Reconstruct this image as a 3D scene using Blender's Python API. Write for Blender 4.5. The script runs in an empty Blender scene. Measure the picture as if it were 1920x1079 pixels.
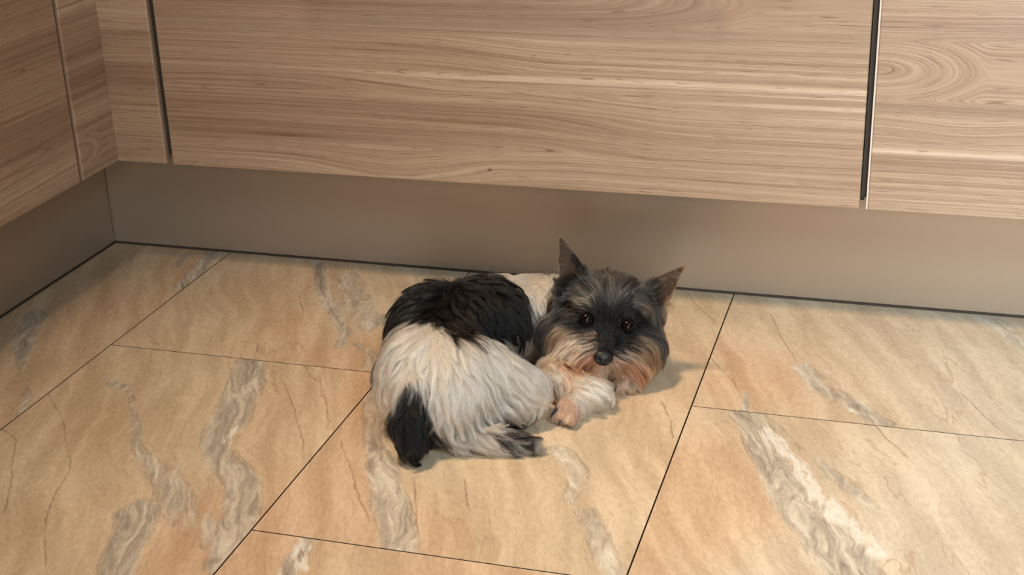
import bpy, bmesh, math, random
import numpy as np
from mathutils import Vector, Matrix

# ------------------------------------------------------------------ camera, light, exposure
SC = bpy.context.scene
COL = SC.collection
SC.view_settings.view_transform = 'Standard'
SC.view_settings.look = 'None'
SC.view_settings.exposure = 0.0
SC.view_settings.gamma = 1.0
SC.view_settings.use_curve_mapping = False

cam_d = bpy.data.cameras.new('camera')
cam = bpy.data.objects.new('camera', cam_d)
COL.objects.link(cam)
SC.camera = cam
cam_d.sensor_fit = 'HORIZONTAL'
cam_d.sensor_width = 36.0
cam_d.lens = 2644.01 / 1920 * 36.0
cam_d.clip_start = 0.02
_r = Vector((0.9583888, 0.28379194, -0.0308713))
_u = Vector((-0.08178687, 0.37658088, 0.92276635))
_f = Vector((-0.27349919, 0.88184408, -0.38412136))
_m = Matrix((_r, _u, -_f)).transposed().to_4x4()
_m.translation = Vector((1.11287, -1.66061, 0.70614))
cam.matrix_world = _m

world = bpy.data.worlds.new('world')
SC.world = world
world.use_nodes = True
world.node_tree.nodes['Background'].inputs[0].default_value = (1.0, 0.86, 0.72, 1)
world.node_tree.nodes['Background'].inputs[1].default_value = 0.075

def area(name, loc, target, sx, sy, power, color, spread=180):
    d = bpy.data.lights.new(name, 'AREA')
    d.shape = 'RECTANGLE'; d.size = sx; d.size_y = sy
    d.energy = power; d.color = color; d.spread = math.radians(spread)
    o = bpy.data.objects.new(name, d); COL.objects.link(o)
    o.location = loc
    o.rotation_euler = (Vector(target) - Vector(loc)).to_track_quat('-Z', 'Y').to_euler()
    return o
area('ceiling_lamp_light', (0.22, -0.62, 1.98), (1.05, -0.55, 0), 0.28, 0.28, 5.9, (1.0, 0.77, 0.54), 66)
area('roof_window_light', (2.2, -1.75, 1.9), (1.9, -0.50, 0.0), 0.9, 0.7, 14.0, (0.52, 0.81, 1.0), 80)
area('patio_door_light', (2.15, -4.2, 1.1), (2.1, -0.1, 0.3), 1.7, 2.0, 31, (1.0, 0.92, 0.85), 72)

# ------------------------------------------------------------------ helpers
def link(name, me, parent=None, mat=None):
    o = bpy.data.objects.new(name, me)
    COL.objects.link(o)
    if parent: o.parent = parent
    if mat: me.materials.append(mat)
    return o
def empty(name, loc, label, cat, group=None):
    o = bpy.data.objects.new(name, None); COL.objects.link(o)
    o.empty_display_size = 0.05
    o.location = loc; o['label'] = label; o['category'] = cat
    if group: o['group'] = group
    return o
def smooth(o):
    for p in o.data.polygons: p.use_smooth = True
def box_bm(bm, x0, x1, y0, y1, z0, z1, bev=0.0, seg=2):
    vs = [bm.verts.new(c) for c in ((x0,y0,z0),(x1,y0,z0),(x1,y1,z0),(x0,y1,z0),(x0,y0,z1),(x1,y0,z1),(x1,y1,z1),(x0,y1,z1))]
    fs = [bm.faces.new([vs[i] for i in f]) for f in ((0,3,2,1),(4,5,6,7),(0,1,5,4),(1,2,6,5),(2,3,7,6),(3,0,4,7))]
    if bev > 0:
        es = list({e for f in fs for e in f.edges})
        bmesh.ops.bevel(bm, geom=es, offset=bev, segments=seg, affect='EDGES', profile=0.5)
def box(name, b, parent, mat, bev=0.0):
    bm = bmesh.new(); box_bm(bm, *b, bev=bev)
    me = bpy.data.meshes.new(name); bm.to_mesh(me); bm.free()
    return link(name, me, parent, mat)
def newmat(name):
    m = bpy.data.materials.new(name); m.use_nodes = True
    nt = m.node_tree
    b = nt.nodes['Principled BSDF']
    return m, nt, b
class G:
    """small node-writing helper"""
    def __init__(s, nt): s.nt = nt
    def n(s, t, **k):
        x = s.nt.nodes.new(t)
        for a, v in k.items(): setattr(x, a, v)
        return x
    def put(s, sock, v):
        if hasattr(v, 'is_output') or isinstance(v, bpy.types.NodeSocket): s.nt.links.new(v, sock)
        elif v is not None: sock.default_value = v
    def math(s, op, a, b=None, c=None, clamp=False):
        x = s.n('ShaderNodeMath', operation=op, use_clamp=clamp)
        s.put(x.inputs[0], a); s.put(x.inputs[1], b)
        if c is not None: s.put(x.inputs[2], c)
        return x.outputs[0]
    def vmath(s, op, a, b=None):
        x = s.n('ShaderNodeVectorMath', operation=op)
        s.put(x.inputs[0], a); s.put(x.inputs[1], b)
        return x.outputs[0]
    def comb(s, x, y, z):
        c = s.n('ShaderNodeCombineXYZ')
        s.put(c.inputs[0], x); s.put(c.inputs[1], y); s.put(c.inputs[2], z)
        return c.outputs[0]
    def sep(s, v):
        c = s.n('ShaderNodeSeparateXYZ'); s.put(c.inputs[0], v); return c.outputs
    def attr(s, name):
        return s.n('ShaderNodeAttribute', attribute_name=name)
    def noise(s, vec, scale=1.0, detail=2.0, rough=0.5, dist=0.0, out=0):
        x = s.n('ShaderNodeTexNoise')
        s.put(x.inputs['Vector'], vec); s.put(x.inputs['Scale'], scale)
        s.put(x.inputs['Detail'], detail); s.put(x.inputs['Roughness'], rough); s.put(x.inputs['Distortion'], dist)
        return x.outputs[out]
    def ramp(s, fac, stops, interp='LINEAR'):
        x = s.n('ShaderNodeValToRGB'); cr = x.color_ramp; cr.interpolation = interp
        while len(cr.elements) < len(stops): cr.elements.new(0.5)
        for e, (p, c) in zip(cr.elements, stops):
            e.position = p
            e.color = (c, c, c, 1) if isinstance(c, (int, float)) else (*c, 1)
        s.put(x.inputs[0], fac); return x.outputs[0]
    def mix(s, fac, a, b, mode='MIX'):
        x = s.n('ShaderNodeMix', data_type='RGBA', blend_type=mode)
        s.put(x.inputs[0], fac)
        s.put(x.inputs[6], (*a, 1) if isinstance(a, tuple) else a)
        s.put(x.inputs[7], (*b, 1) if isinstance(b, tuple) else b)
        return x.outputs[2]
    def maprange(s, v, a, b, c=0.0, d=1.0, smooth=False):
        x = s.n('ShaderNodeMapRange'); x.interpolation_type = 'SMOOTHSTEP' if smooth else 'LINEAR'
        for i, k in enumerate((v, a, b, c, d)): s.put(x.inputs[i], k)
        return x.outputs[0]
    def bump(s, h, strength=0.3, dist=0.001):
        x = s.n('ShaderNodeBump'); x.inputs['Strength'].default_value = strength
        x.inputs['Distance'].default_value = dist
        s.put(x.inputs['Height'], h); return x.outputs[0]
def set_attr(me, name, arr, typ='FLOAT', dom='POINT'):
    a = me.attributes.new(name, typ, dom)
    key = {'FLOAT': 'value', 'FLOAT_VECTOR': 'vector', 'FLOAT_COLOR': 'color'}[typ]
    a.data.foreach_set(key, np.ascontiguousarray(arr, dtype=np.float32).ravel())

# ------------------------------------------------------------------ materials: oak foil, plinth, dark
def wood_mat():
    """Oak foil. Attribute 'grain' = level field of the growth lines, 'tone' = board tone, 'wp' = position along / across the grain."""
    m, nt, b = newmat('oak_foil'); g = G(nt)
    wp = g.attr('wp').outputs['Vector']; x, z, _ = g.sep(wp)
    gr = g.attr('grain').outputs['Fac']; tone = g.attr('tone').outputs['Fac']
    wig = g.noise(g.comb(g.math('MULTIPLY', x, 9.0), g.math('MULTIPLY', z, 30.0), 0.0), 1.0, 3, 0.55)
    wig = g.math('SUBTRACT', wig, 0.5)
    gg = g.math('MULTIPLY_ADD', wig, 0.0030, gr)
    # growth lines: bands of many widths, running along x
    l1 = g.noise(g.comb(g.math('MULTIPLY', x, 1.6), g.math('MULTIPLY', gg, 210.0), 3.0), 1.0, 3.0, 0.6)
    l2 = g.noise(g.comb(g.math('MULTIPLY', x, 5.0), g.math('MULTIPLY', gg, 560.0), 9.0), 1.0, 2, 0.5)
    pores = g.noise(g.comb(g.math('MULTIPLY', x, 26.0), g.math('MULTIPLY', gg, 1000.0), 5.0), 1.0, 1.5, 0.5)
    band = g.noise(g.comb(g.math('MULTIPLY', x, 0.9), g.math('MULTIPLY', gg, 28.0), 1.0), 1.0, 2, 0.5)
    pat = g.math('ADD', g.math('MULTIPLY', l1, 0.5), g.math('ADD', g.math('MULTIPLY', l2, 0.22), g.math('MULTIPLY', band, 0.28)))
    pat = g.math('ADD', pat, tone)
    c = g.ramp(pat, [(0.26, (0.18, 0.104, 0.059)), (0.42, (0.305, 0.198, 0.125)), (0.52, (0.375, 0.256, 0.169)),
                     (0.62, (0.455, 0.325, 0.224)), (0.84, (0.66, 0.52, 0.39))])
    dark = g.maprange(l1, 0.42, 0.27, 0.0, 0.65, True)
    c = g.mix(dark, c, (0.20, 0.108, 0.058))
    pk = g.maprange(pores, 0.41, 0.26, 0.0, 0.75, True)
    c = g.mix(pk, c, (0.145, 0.08, 0.045))
    kn = g.attr('knot').outputs['Fac']
    c = g.mix(g.math('MULTIPLY', g.maprange(kn, 0.25, 0.9, 0, 1, True), 0.85), c, (0.07, 0.03, 0.015))
    nt.links.new(c, b.inputs['Base Color'])
    b.inputs['Roughness'].default_value = 0.40
    b.inputs['Specular IOR Level'].default_value = 0.8
    h = g.math('ADD', g.math('MULTIPLY', l1, 0.6), g.math('ADD', g.math('MULTIPLY', l2, 0.5), g.math('MULTIPLY', pores, 0.35)))
    nt.links.new(g.bump(h, 0.55, 0.0012), b.inputs['Normal'])
    return m
WOOD = wood_mat()
def plain(name, col, rough, metal=0.0, spec=0.5, bumpy=None):
    m, nt, b = newmat(name)
    g = G(nt)
    tc = g.n('ShaderNodeTexCoord').outputs['Object']
    v = g.noise(tc, bumpy[0] if bumpy else 40.0, 3, 0.6)
    b.inputs['Roughness'].default_value = rough
    b.inputs['Metallic'].default_value = metal
    b.inputs['Specular IOR Level'].default_value = spec
    c2 = tuple(k * 0.93 for k in col)
    nt.links.new(g.mix(v, c2, col), b.inputs['Base Color'])
    if bumpy: nt.links.new(g.bump(v, bumpy[1], bumpy[2]), b.inputs['Normal'])
    return m
PLINTH = plain('satin_plinth', (0.38, 0.312, 0.245), 0.36, 0.55, 0.5, (900.0, 0.06, 0.0003))
EDGE = plain('lit_edging', (0.72, 0.66, 0.60), 0.30)  # near white stands for light caught by the bevelled edge
EDGE2 = plain('wood_edging', (0.34, 0.235, 0.155), 0.45)
DARK = plain('dark_carcass', (0.035, 0.028, 0.022), 0.6)
SEAL = plain('dark_seal', (0.035, 0.024, 0.016), 0.6)
STEEL = plain('brushed_steel', (0.55, 0.52, 0.48), 0.3, 1.0)
TOPM = plain('worktop_laminate', (0.30, 0.26, 0.22), 0.5)
WALLM = plain('wall_paint', (0.72, 0.68, 0.60), 0.85)

def sm(a, b, x):
    t = np.clip((x - a) / (b - a), 0, 1); return t * t * (3 - 2 * t)
def lownoise(x, z, seed, fx, fz, n=7):
    r = np.random.RandomState(seed); o = np.zeros_like(x)
    for _ in range(n):
        o += np.sin(x * fx * r.uniform(.3, 1.6) + z * fz * r.uniform(-1.2, 1.2) + r.uniform(0, 6.28)) * r.uniform(.4, 1)
    return o / n
def wood_panel(name, parent, axis, a0, a1, z0, z1, face, thick, seed, lamellas=(), arches=(), knots=(), bumps=()):
    """A front panel: visible face a dense grid carrying grain data, rounded rim, real thickness.
    axis 'x': runs along x, faces -y at y=face.  axis 'y': runs along y, faces +x at x=face."""
    r = 0.0012
    nx = max(6, int((a1 - a0) / 0.006)); nz = max(8, int((z1 - z0) / 0.0026))
    A = np.concatenate(([a0, a0 + r * .3], np.linspace(a0 + r, a1 - r, nx), [a1 - r * .3, a1]))
    Z = np.concatenate(([z0, z0 + r * .3], np.linspace(z0 + r, z1 - r, nz), [z1 - r * .3, z1]))
    dep = lambda v, lo, hi: np.where((v <= lo + 1e-7) | (v >= hi - 1e-7), r, np.where((v < lo + r * .9) | (v > hi - r * .9), r * .3, 0))
    AA, ZZ = np.meshgrid(A, Z, indexing='ij')
    D = np.maximum(dep(AA, a0, a1), dep(ZZ, z0, z1))
    na, nzz = AA.shape
    if axis == 'x': co = np.stack([AA, face + D, ZZ], -1).reshape(-1, 3)
    else: co = np.stack([face - D, AA, ZZ], -1).reshape(-1, 3)
    idx = np.arange(na * nzz).reshape(na, nzz)
    q = np.stack([idx[:-1, :-1], idx[1:, :-1], idx[1:, 1:], idx[:-1, 1:]], -1).reshape(-1, 4)
    rim = np.concatenate([idx[:, 0], idx[-1, 1:], idx[-2::-1, -1], idx[0, -2:0:-1]])
    bk = co[rim].copy()
    if axis == 'x': bk[:, 1] = face + thick
    else: bk[:, 0] = face - thick
    n0 = len(co); nb = len(rim)
    co = np.concatenate([co, bk])
    faces = [tuple(f) for f in q.tolist()]
    for i in range(nb):
        j = (i + 1) % nb
        faces.append((int(rim[j]), int(rim[i]), n0 + i, n0 + j))
    faces.append(tuple(range(n0, n0 + nb)))
    me = bpy.data.meshes.new(name); me.from_pydata(co.tolist(), [], faces)
    a = co[:, 0] if axis == 'x' else co[:, 1]; z = co[:, 2]
    grain = z + 0.006 * lownoise(a, z, seed, 6, 30)
    tone = 0.03 * lownoise(a, z, seed + 5, 3, 50)
    for (lz0, lz1, x0, x1, dt, soft) in lamellas:           # a board of its own tone inside the foil picture
        w = sm(lz0 - soft, lz0 + soft, z) * (1 - sm(lz1 - soft, lz1 + soft, z)) * sm(x0 - .12, x0 + .12, a) * (1 - sm(x1 - .12, x1 + .12, a))
        tone = tone + dt * w
        grain = grain + 0.013 * np.sign(dt) * w
    for (xc, zc, half, k, smax) in arches:                  # cathedral figure: nested arcs closing towards +a (k>0) or -a
        s = np.clip((a - xc) * k, 0, smax)
        rr = np.sqrt((z - zc) ** 2 + s ** 2)
        w = 1 - sm(half * .75, half * 1.25, np.abs(z - zc))
        grain = grain * (1 - w) + (zc + rr + .05) * w
    for (xc, zc, sx, sz, amp) in bumps:                     # lines bending over a point
        grain = grain - amp * np.exp(-((a - xc) / sx) ** 2 - ((z - zc) / sz) ** 2)
    knot = np.zeros_like(a)
    for (xc, zc, rad) in knots:
        e = np.exp(-((a - xc) / (rad * 1.5)) ** 2 - ((z - zc) / rad) ** 2)
        knot = np.maximum(knot, e)
    set_attr(me, 'grain', grain + seed * 3.1); set_attr(me, 'tone', tone); set_attr(me, 'knot', knot)
    set_attr(me, 'wp', np.stack([a + seed * 7.3, z, 0 * a], -1), 'FLOAT_VECTOR')
    me.validate(); me.update()
    o = link(name, me, parent, WOOD)
    return o

# ------------------------------------------------------------------ fitted kitchen
S = 0.0709          # how far the fronts stand proud of the plinth
H = 0.15            # underside of the fronts
ZT = 0.50           # top of the lower drawer fronts
TH = 0.018
BACK = 0.50         # carcass depth behind the back plinth
def cabinet(label, x0, x1, gx0, gx1, seed, lam, arch, knots, bumps, face=-S):
    t = empty('base_cabinet', ((x0 + x1) / 2, 0.2, 0.0), label, 'cabinet')
    def rel(o):
        o.location = (-(x0 + x1) / 2, -0.2, 0.0); return o
    rel(box('carcass', (gx0, gx1, -S + TH + 0.003, BACK, H + 0.004, 0.86), t, DARK))
    rel(box('gap_shade_fill', (x0 - .0085, x0 - .0024, -S + .008, -S + TH + .0029, H + .012, 0.86), t, DARK))  # added dark box, stands in for the shade deep in the gap
    d = rel(wood_panel('drawer_front', t, 'x', x0, x1, H, ZT, face, TH, seed, lam, arch, knots, bumps))
    d2 = rel(wood_panel('drawer_front', t, 'x', x0, x1, ZT + .006, 0.85, face, TH, seed + 11, lam[:1], (), (), ()))
    for dr, zz in ((d, ZT - .035), (d2, .80)):
        bm = bmesh.new()
        cx = (x0 + x1) / 2; L = min(.5, (x1 - x0) * .55)
        bmesh.ops.create_cone(bm, cap_ends=True, segments=20, radius1=.006, radius2=.006, depth=L,
                              matrix=Matrix.Translation((cx, face - .032, zz)) @ Matrix.Rotation(math.pi / 2, 4, 'Y'))
        for sx in (-1, 1):
            bmesh.ops.create_cone(bm, cap_ends=True, segments=14, radius1=.004, radius2=.004, depth=.032,
                                  matrix=Matrix.Translation((cx + sx * (L / 2 - .03), face - .016, zz)) @ Matrix.Rotation(math.pi / 2, 4, 'X'))
        me = bpy.data.meshes.new('handle'); bm.to_mesh(me); bm.free()
        h = link('handle', me, dr, STEEL); smooth(h)
    e = rel(box('edge_strip', (x0 - .0022, x0 - .0001, face + (.0006 if x0 > 1 else .006), face + TH, H + .0005, ZT - .001), t, EDGE if x0 > 1 else DARK, .0005)); 
    e['label'] = 'edging strip down the left side of the front, its lit bevel painted near white' if x0 > 1 else 'dark edge inside the gap'
    return t
XL, XR = 0.0745 * 2 + 0.0045, 1.0440
cabinet('wide oak-finish drawer unit with a long front behind the dog', XL, XR, 0.150, 1.048, 1,
        lam=[(0.284, 0.290, 0.50, 1.2, .30, .0016), (0.291, 0.345, 0.6, 1.2, .05, .004), (0.196, 0.245, 0.0, 0.72, -.085, .006), (0.262, 0.284, 0.1, 0.45, -.05, .004),
             (0.15, 0.196, 0.0, 0.6, .02, .003), (0.222, 0.27, 0.75, 1.2, .03, .004)],
        arch=[(0.70, 0.385, 0.040, 0.16, 0.034)],
        knots=[(0.596, 0.170, .0028), (0.225, 0.265, .0015), (0.98, 0.158, .002), (0.70, 0.318, .0018), (0.655, 0.316, .0015)],
        bumps=[(0.46, 0.155, 0.10, 0.030, -0.016), (0.60, 0.17, 0.03, 0.008, 0.003)])
cabinet('oak-finish base unit at the far right, beyond the wide black gap', 1.0535, 1.65, 1.054, 1.65, 2,
        lam=[(0.219, 0.2245, 0.9, 1.9, .30, .0016), (0.15, 0.19, 0.9, 1.9, .02, .004), (0.2245, 0.27, .9, 1.9, .02, .01)],
        arch=[(1.058, 0.315, 0.042, 0.35, 0.038)],
        knots=[(1.083, 0.268, .0018)], bumps=[(1.15, 0.25, 0.06, 0.02, -0.006)], face=-S - 0.0015)

# corner filler: two narrow panels meeting in the inside corner
t = empty('corner_filler', (S, -S, 0), 'narrow oak-finish corner filler panels between the left doors and the wide drawer front', 'filler panel')
def rel(o, l): o.location = tuple(-k for k in l); return o
LO = (S, -S, 0)
rel(wood_panel('filler_panel', t, 'x', S - .004, 0.1435, H, 0.85, -S, TH, 3, [(0.255, 0.285, 0, 1, -.09, .005), (.15, .19, 0, 1, -.03, .01), (.33, .40, 0, 1, .06, .004)]), LO)
p = rel(wood_panel('filler_panel', t, 'y', -0.1555, -S + .0004, H, 0.85, S, TH, 4, [(0.255, 0.285, -1, 1, -.09, .005), (.362, .41, -1, 1, .17, .002)], arches=[(-.16, .185, .025, .35, .02)]), LO)
e = rel(box('edge_strip', (S - TH, S - .001, -0.1568, -0.1556, H + .001, 0.849), t, EDGE2), LO); e['label'] = 'pale edge of the left filler panel'
e = rel(box('edge_strip', (0.1436, 0.1450, -S + .0005, -S + .007, H + .001, 0.849), t, EDGE2), LO); e['label'] = 'pale edge of the back filler panel'

# left run
t = empty('base_cabinet', (0, -0.7, 0), 'dark oak-finish base unit of the left run, at the left edge of the photo', 'cabinet')
LO = (0, -.7, 0)
rel(box('carcass', (-.5, S - TH - .003, -1.06, -0.162, H + .004, .86), t, DARK), LO)
rel(wood_panel('door', t, 'y', -1.06, -0.1630, H, 0.85, S, TH, 5,
               [(0.215, 0.255, -2, 0, -.085, .006), (.32, .35, -2, 0, -.05, .005), (.15, .2, -2, 0, .03, .004)],
               bumps=[(-.35, .2, .12, .03, -.01)]), LO)
t = empty('base_cabinet', (0, -1.4, 0), 'oak-finish base unit further along the left run, nearest the viewer', 'cabinet')
LO = (0, -1.4, 0)
rel(box('carcass', (-.5, S - TH - .003, -1.66, -1.066, H + .004, .86), t, DARK), LO)
rel(wood_panel('door', t, 'y', -1.66, -1.064, H, 0.85, S, TH, 6), LO)

# plinths with their dark floor seal
def plinth(label, b, seal):
    t = empty('plinth', ((b[0] + b[1]) / 2, (b[2] + b[3]) / 2, 0), label, 'plinth')
    l = t.location
    for nm, bb, mt, bv in (('plinth_board', b, PLINTH, .0008), ('floor_seal', seal, SEAL, 0)):
        o = box(nm, bb, t, mt, bv); o.location = (-l[0], -l[1], 0)
    return t
plinth('long grey-brown plinth board behind the dog, under the wide drawer front', (-.016, 1.66, 0.0, 0.016, 0.0028, H + .002), (0.0012, 1.66, -0.0010, 0.010, 0.0002, 0.0030))
plinth('short grey-brown plinth board under the left run of doors', (-0.016, 0.0, -1.66, -0.0016, 0.0028, H + .002), (-0.010, 0.0010, -1.66, -0.0014, 0.0002, 0.0030))

# worktops and walls (above and behind the frame)
for b, l in (((-.52, 1.70, -S - .03, .52, .861, .899), 'grey-brown worktop over the back run of base units'),
             ((-.52, S + .03, -1.70, -S - .031, .861, .899), 'grey-brown worktop over the left run of base units')):
    o = box('worktop', b, None, TOPM, .002); o['label'] = l; o['category'] = 'worktop'
for nm, b in (('wall_back', (-.62, 3.6, .53, .63, 0, 2.5)), ('wall_left', (-.64, -.53, -3.4, .63, 0, 2.5))):
    o = box(nm, b, None, WALLM); o['kind'] = 'structure'

# ------------------------------------------------------------------ floor
VEINS = [
 ([(0.375, -0.324), (0.393, -0.377), (0.415, -0.464), (0.425, -0.512), (0.459, -0.55), (0.491, -0.578), (0.515, -0.628), (0.529, -0.682), (0.539, -0.715)], 0.017, 'v', 0.95),
 ([(0.384, -0.336), (0.415, -0.425), (0.429, -0.473)], 0.016, 'v', 0.8),
 ([(0.24, -0.412), (0.27, -0.416), (0.317, -0.487), (0.348, -0.534), (0.382, -0.564), (0.421, -0.605)], 0.009, 'v', 0.7),
 ([(0.397, -0.573), (0.439, -0.616), (0.483, -0.655), (0.525, -0.683)], 0.022, 'v', 0.55),
 ([(0.418, -0.652), (0.431, -0.687), (0.442, -0.725), (0.453, -0.752)], 0.016, 'v', 0.95),
 ([(0.416, -0.642), (0.408, -0.659)], 0.01, 'v', 0.8),
 ([(0.326, -0.015), (0.366, -0.093), (0.408, -0.156), (0.453, -0.221), (0.462, -0.259)], 0.009, 'v', 0.85),
 ([(0.376, -0.053), (0.425, -0.135), (0.47, -0.193), (0.484, -0.174)], 0.024, 'v', 0.62),
 ([(0.516, -0.306), (0.502, -0.265), (0.475, -0.248)], 0.009, 'v', 0.7),
 ([(0.55, -0.368), (0.576, -0.438), (0.616, -0.521), (0.645, -0.577), (0.674, -0.628), (0.685, -0.653)], 0.017, 'v', 0.95),
 ([(0.155, -0.003), (0.17, -0.078), (0.178, -0.134)], 0.012, 'v', 0.8),
 ([(0.129, -0.026), (0.134, -0.066)], 0.012, 'v', 0.5),
 ([(0.04, -0.255), (0.06, -0.309), (0.084, -0.352)], 0.012, 'v', 0.95),
 ([(0.089, -0.358), (0.138, -0.421), (0.175, -0.481), (0.187, -0.504)], 0.009, 'v', 0.65),
 ([(0.782, -0.448), (0.808, -0.475), (0.817, -0.53)], 0.016, 'v', 0.7),
 ([(0.832, -0.551), (0.853, -0.593), (0.87, -0.625), (0.882, -0.646)], 0.013, 'v', 0.75),
 ([(0.95, -0.32), (0.973, -0.369), (0.991, -0.421), (1.015, -0.478), (1.044, -0.524), (1.067, -0.568), (1.083, -0.597)], 0.022, 'v', 0.9),
 ([(0.947, -0.276), (0.95, -0.32)], 0.006, 'v', 0.8),
 ([(0.982, -0.331), (1.015, -0.382), (1.051, -0.428), (1.089, -0.479)], 0.01, 'v', 0.55),
 ([(0.999, -0.196), (1.024, -0.238), (1.055, -0.27), (1.084, -0.301), (1.098, -0.312)], 0.015, 'v', 0.85),
 ([(1.19, -0.004), (1.217, -0.046), (1.242, -0.09)], 0.01, 'v', 0.8),
 ([(1.212, -0.012), (1.235, -0.039)], 0.015, 'v', 0.7),
 ([(0.599, -0.646), (0.603, -0.673), (0.599, -0.7), (0.602, -0.716)], 0.01, 'v', 0.85),
 ([(0.98, -0.355), (1.007, -0.406), (1.039, -0.462), (1.072, -0.512), (1.103, -0.559)], 0.013, 'w', 0.8),
 ([(1.022, -0.191), (1.05, -0.246), (1.061, -0.288)], 0.006, 'w', 0.5),
 ([(0.361, -0.056), (0.432, -0.116), (0.494, -0.236)], 0.014, 'w', 0.35),
 ([(0.588, -0.658), (0.611, -0.697)], 0.014, 'w', 0.6),
 ([(0.446, -0.038), (0.486, -0.104)], 0.008, 'w', 0.4),
 ([(0.435, -0.508), (0.435, -0.471)], 0.008, 'w', 0.5),
 ([(0.389, -0.431), (0.446, -0.505)], 0.006, 'w', 0.4),
 ([(0.977, -0.127), (1.007, -0.18)], 0.006, 'w', 0.5),
 ([(0.403, -0.64), (0.428, -0.654)], 0.01, 'w', 0.4),
 ([(1.103, -0.559), (1.127, -0.586)], 0.016, 'w', 0.5),
 ([(0.8, -0.498), (0.834, -0.57)], 0.01, 'w', 0.4),
]
CRACKS = [
 [(0.833, -0.006), (0.848, -0.037), (0.865, -0.064), (0.887, -0.097)],
 [(0.949, -0.054), (0.964, -0.115), (0.988, -0.173)],
 [(1.171, -0.224), (1.186, -0.253), (1.196, -0.275), (1.211, -0.303), (1.222, -0.313)],
 [(0.44, -0.316), (0.466, -0.346), (0.479, -0.357), (0.502, -0.395), (0.525, -0.438)],
 [(0.439, -0.366), (0.462, -0.401), (0.492, -0.446), (0.515, -0.489), (0.531, -0.521)],
 [(0.894, -0.194), (0.928, -0.247), (0.952, -0.313)],
 [(0.326, -0.015), (0.344, -0.066), (0.37, -0.102), (0.405, -0.157), (0.438, -0.2)],
 [(0.368, -0.295), (0.359, -0.274), (0.338, -0.271)],
 [(1.088, -0.318), (1.104, -0.349), (1.119, -0.374)],
 [(0.86, -0.315), (0.879, -0.355), (0.887, -0.389)],
 [(0.423, -0.295), (0.443, -0.316), (0.467, -0.332), (0.493, -0.388)],
 [(0.179, -0.531), (0.215, -0.559), (0.26, -0.628), (0.289, -0.683)],
 [(0.186, -0.452), (0.241, -0.504), (0.306, -0.595), (0.332, -0.673), (0.383, -0.753)],
 [(0.555, -0.479), (0.598, -0.547), (0.64, -0.617)],
 [(0.338, -0.109), (0.37, -0.165)],
 [(0.704, -0.522), (0.725, -0.577)],
 [(0.657, -0.533), (0.693, -0.623)],
]
TINTS = [
 (0.918, -0.449, 0.9, 0),
 (0.901, -0.554, 0.6, 0),
 (0.954, -0.512, 0.9, 0),
 (0.926, -0.213, 0.85, 0),
 (0.892, -0.147, 0.6, 0.1),
 (0.984, -0.343, 0.2, 0.3),
 (1.071, -0.433, 0, 0.6),
 (1.17, -0.46, 0.1, 1),
 (1.195, -0.35, 0.1, 1),
 (1.206, -0.542, 0.15, 0.9),
 (1.124, -0.518, 0.1, 0.9),
 (0.986, -0.094, 0.3, 0.3),
 (1.08, -0.119, 0.3, 0.6),
 (1.169, -0.143, 0.4, 0.9),
 (1.224, -0.225, 0.2, 1),
 (1.059, -0.587, 0.1, 0.7),
 (0.831, -0.129, 0.3, 0),
 (0.88, -0.292, 0.4, 0),
 (0.887, -0.423, 0.3, 0),
 (0.834, -0.436, 0.1, 0.2),
 (0.77, -0.506, 0, 0.1),
 (0.734, -0.565, 0.25, 0.1),
 (0.71, -0.619, 0.7, 0),
 (0.706, -0.478, 0.3, 0),
 (0.796, -0.598, 0.05, 0.2),
 (0.867, -0.581, 0.1, 0.3),
 (0.544, -0.56, 0.9, 0),
 (0.549, -0.62, 0.95, 0),
 (0.589, -0.61, 0.8, 0),
 (0.587, -0.528, 0.5, 0),
 (0.541, -0.446, 0.6, 0),
 (0.661, -0.51, 0.2, 0.1),
 (0.452, -0.467, 0.35, 0),
 (0.464, -0.414, 0.6, 0),
 (0.505, -0.391, 0.7, 0),
 (0.518, -0.566, 0.5, 0),
 (0.443, -0.278, 0.8, 0),
 (0.462, -0.243, 0.3, 0.2),
 (0.473, -0.658, 0.85, 0),
 (0.528, -0.709, 0.9, 0),
 (0.494, -0.717, 0.8, 0),
 (0.434, -0.586, 0.5, 0),
 (0.349, -0.466, 0.1, 0.1),
 (0.321, -0.365, 0.05, 0.15),
 (0.325, -0.557, 0.15, 0),
 (0.302, -0.618, 0, 0.1),
 (0.375, -0.746, 0.05, 0.1),
 (0.384, -0.699, 0.15, 0),
 (0.259, -0.628, 0, 0.1),
 (0.265, -0.511, 0.35, 0),
 (0.439, -0.563, 0, 0.3),
 (0.272, -0.22, 0.1, 0.1),
 (0.295, -0.146, 0.4, 0),
 (0.365, -0.2, 0.75, 0),
 (0.319, -0.066, 0.6, 0),
 (0.222, -0.047, 0.3, 0.1),
 (0.479, -0.105, 0.4, 0.1),
 (0.445, -0.131, 0, 0.2),
 (0.075, -0.078, 0.5, 0),
 (0.086, -0.191, 0.6, 0),
 (0.09, -0.294, 0.6, 0),
 (0.127, -0.438, 0.4, 0),
 (0.056, -0.334, 0.2, 0),
 (0.156, -0.28, 0.2, 0),
 (0.565, -0.7, 0.9, 0),
 (0.672, -0.682, 0.4, 0.1),
 (0.742, -0.669, 0.6, 0),
 (0.813, -0.66, 0.5, 0),
]
def seg_dist(x, y, path):
    d = np.full_like(x, 9.0)
    for (ax, ay), (bx, by) in zip(path[:-1], path[1:]):
        vx, vy = bx - ax, by - ay
        t = np.clip(((x - ax) * vx + (y - ay) * vy) / (vx * vx + vy * vy + 1e-12), 0, 1)
        d = np.minimum(d, np.hypot(x - ax - t * vx, y - ay - t * vy))
    return d
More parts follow.
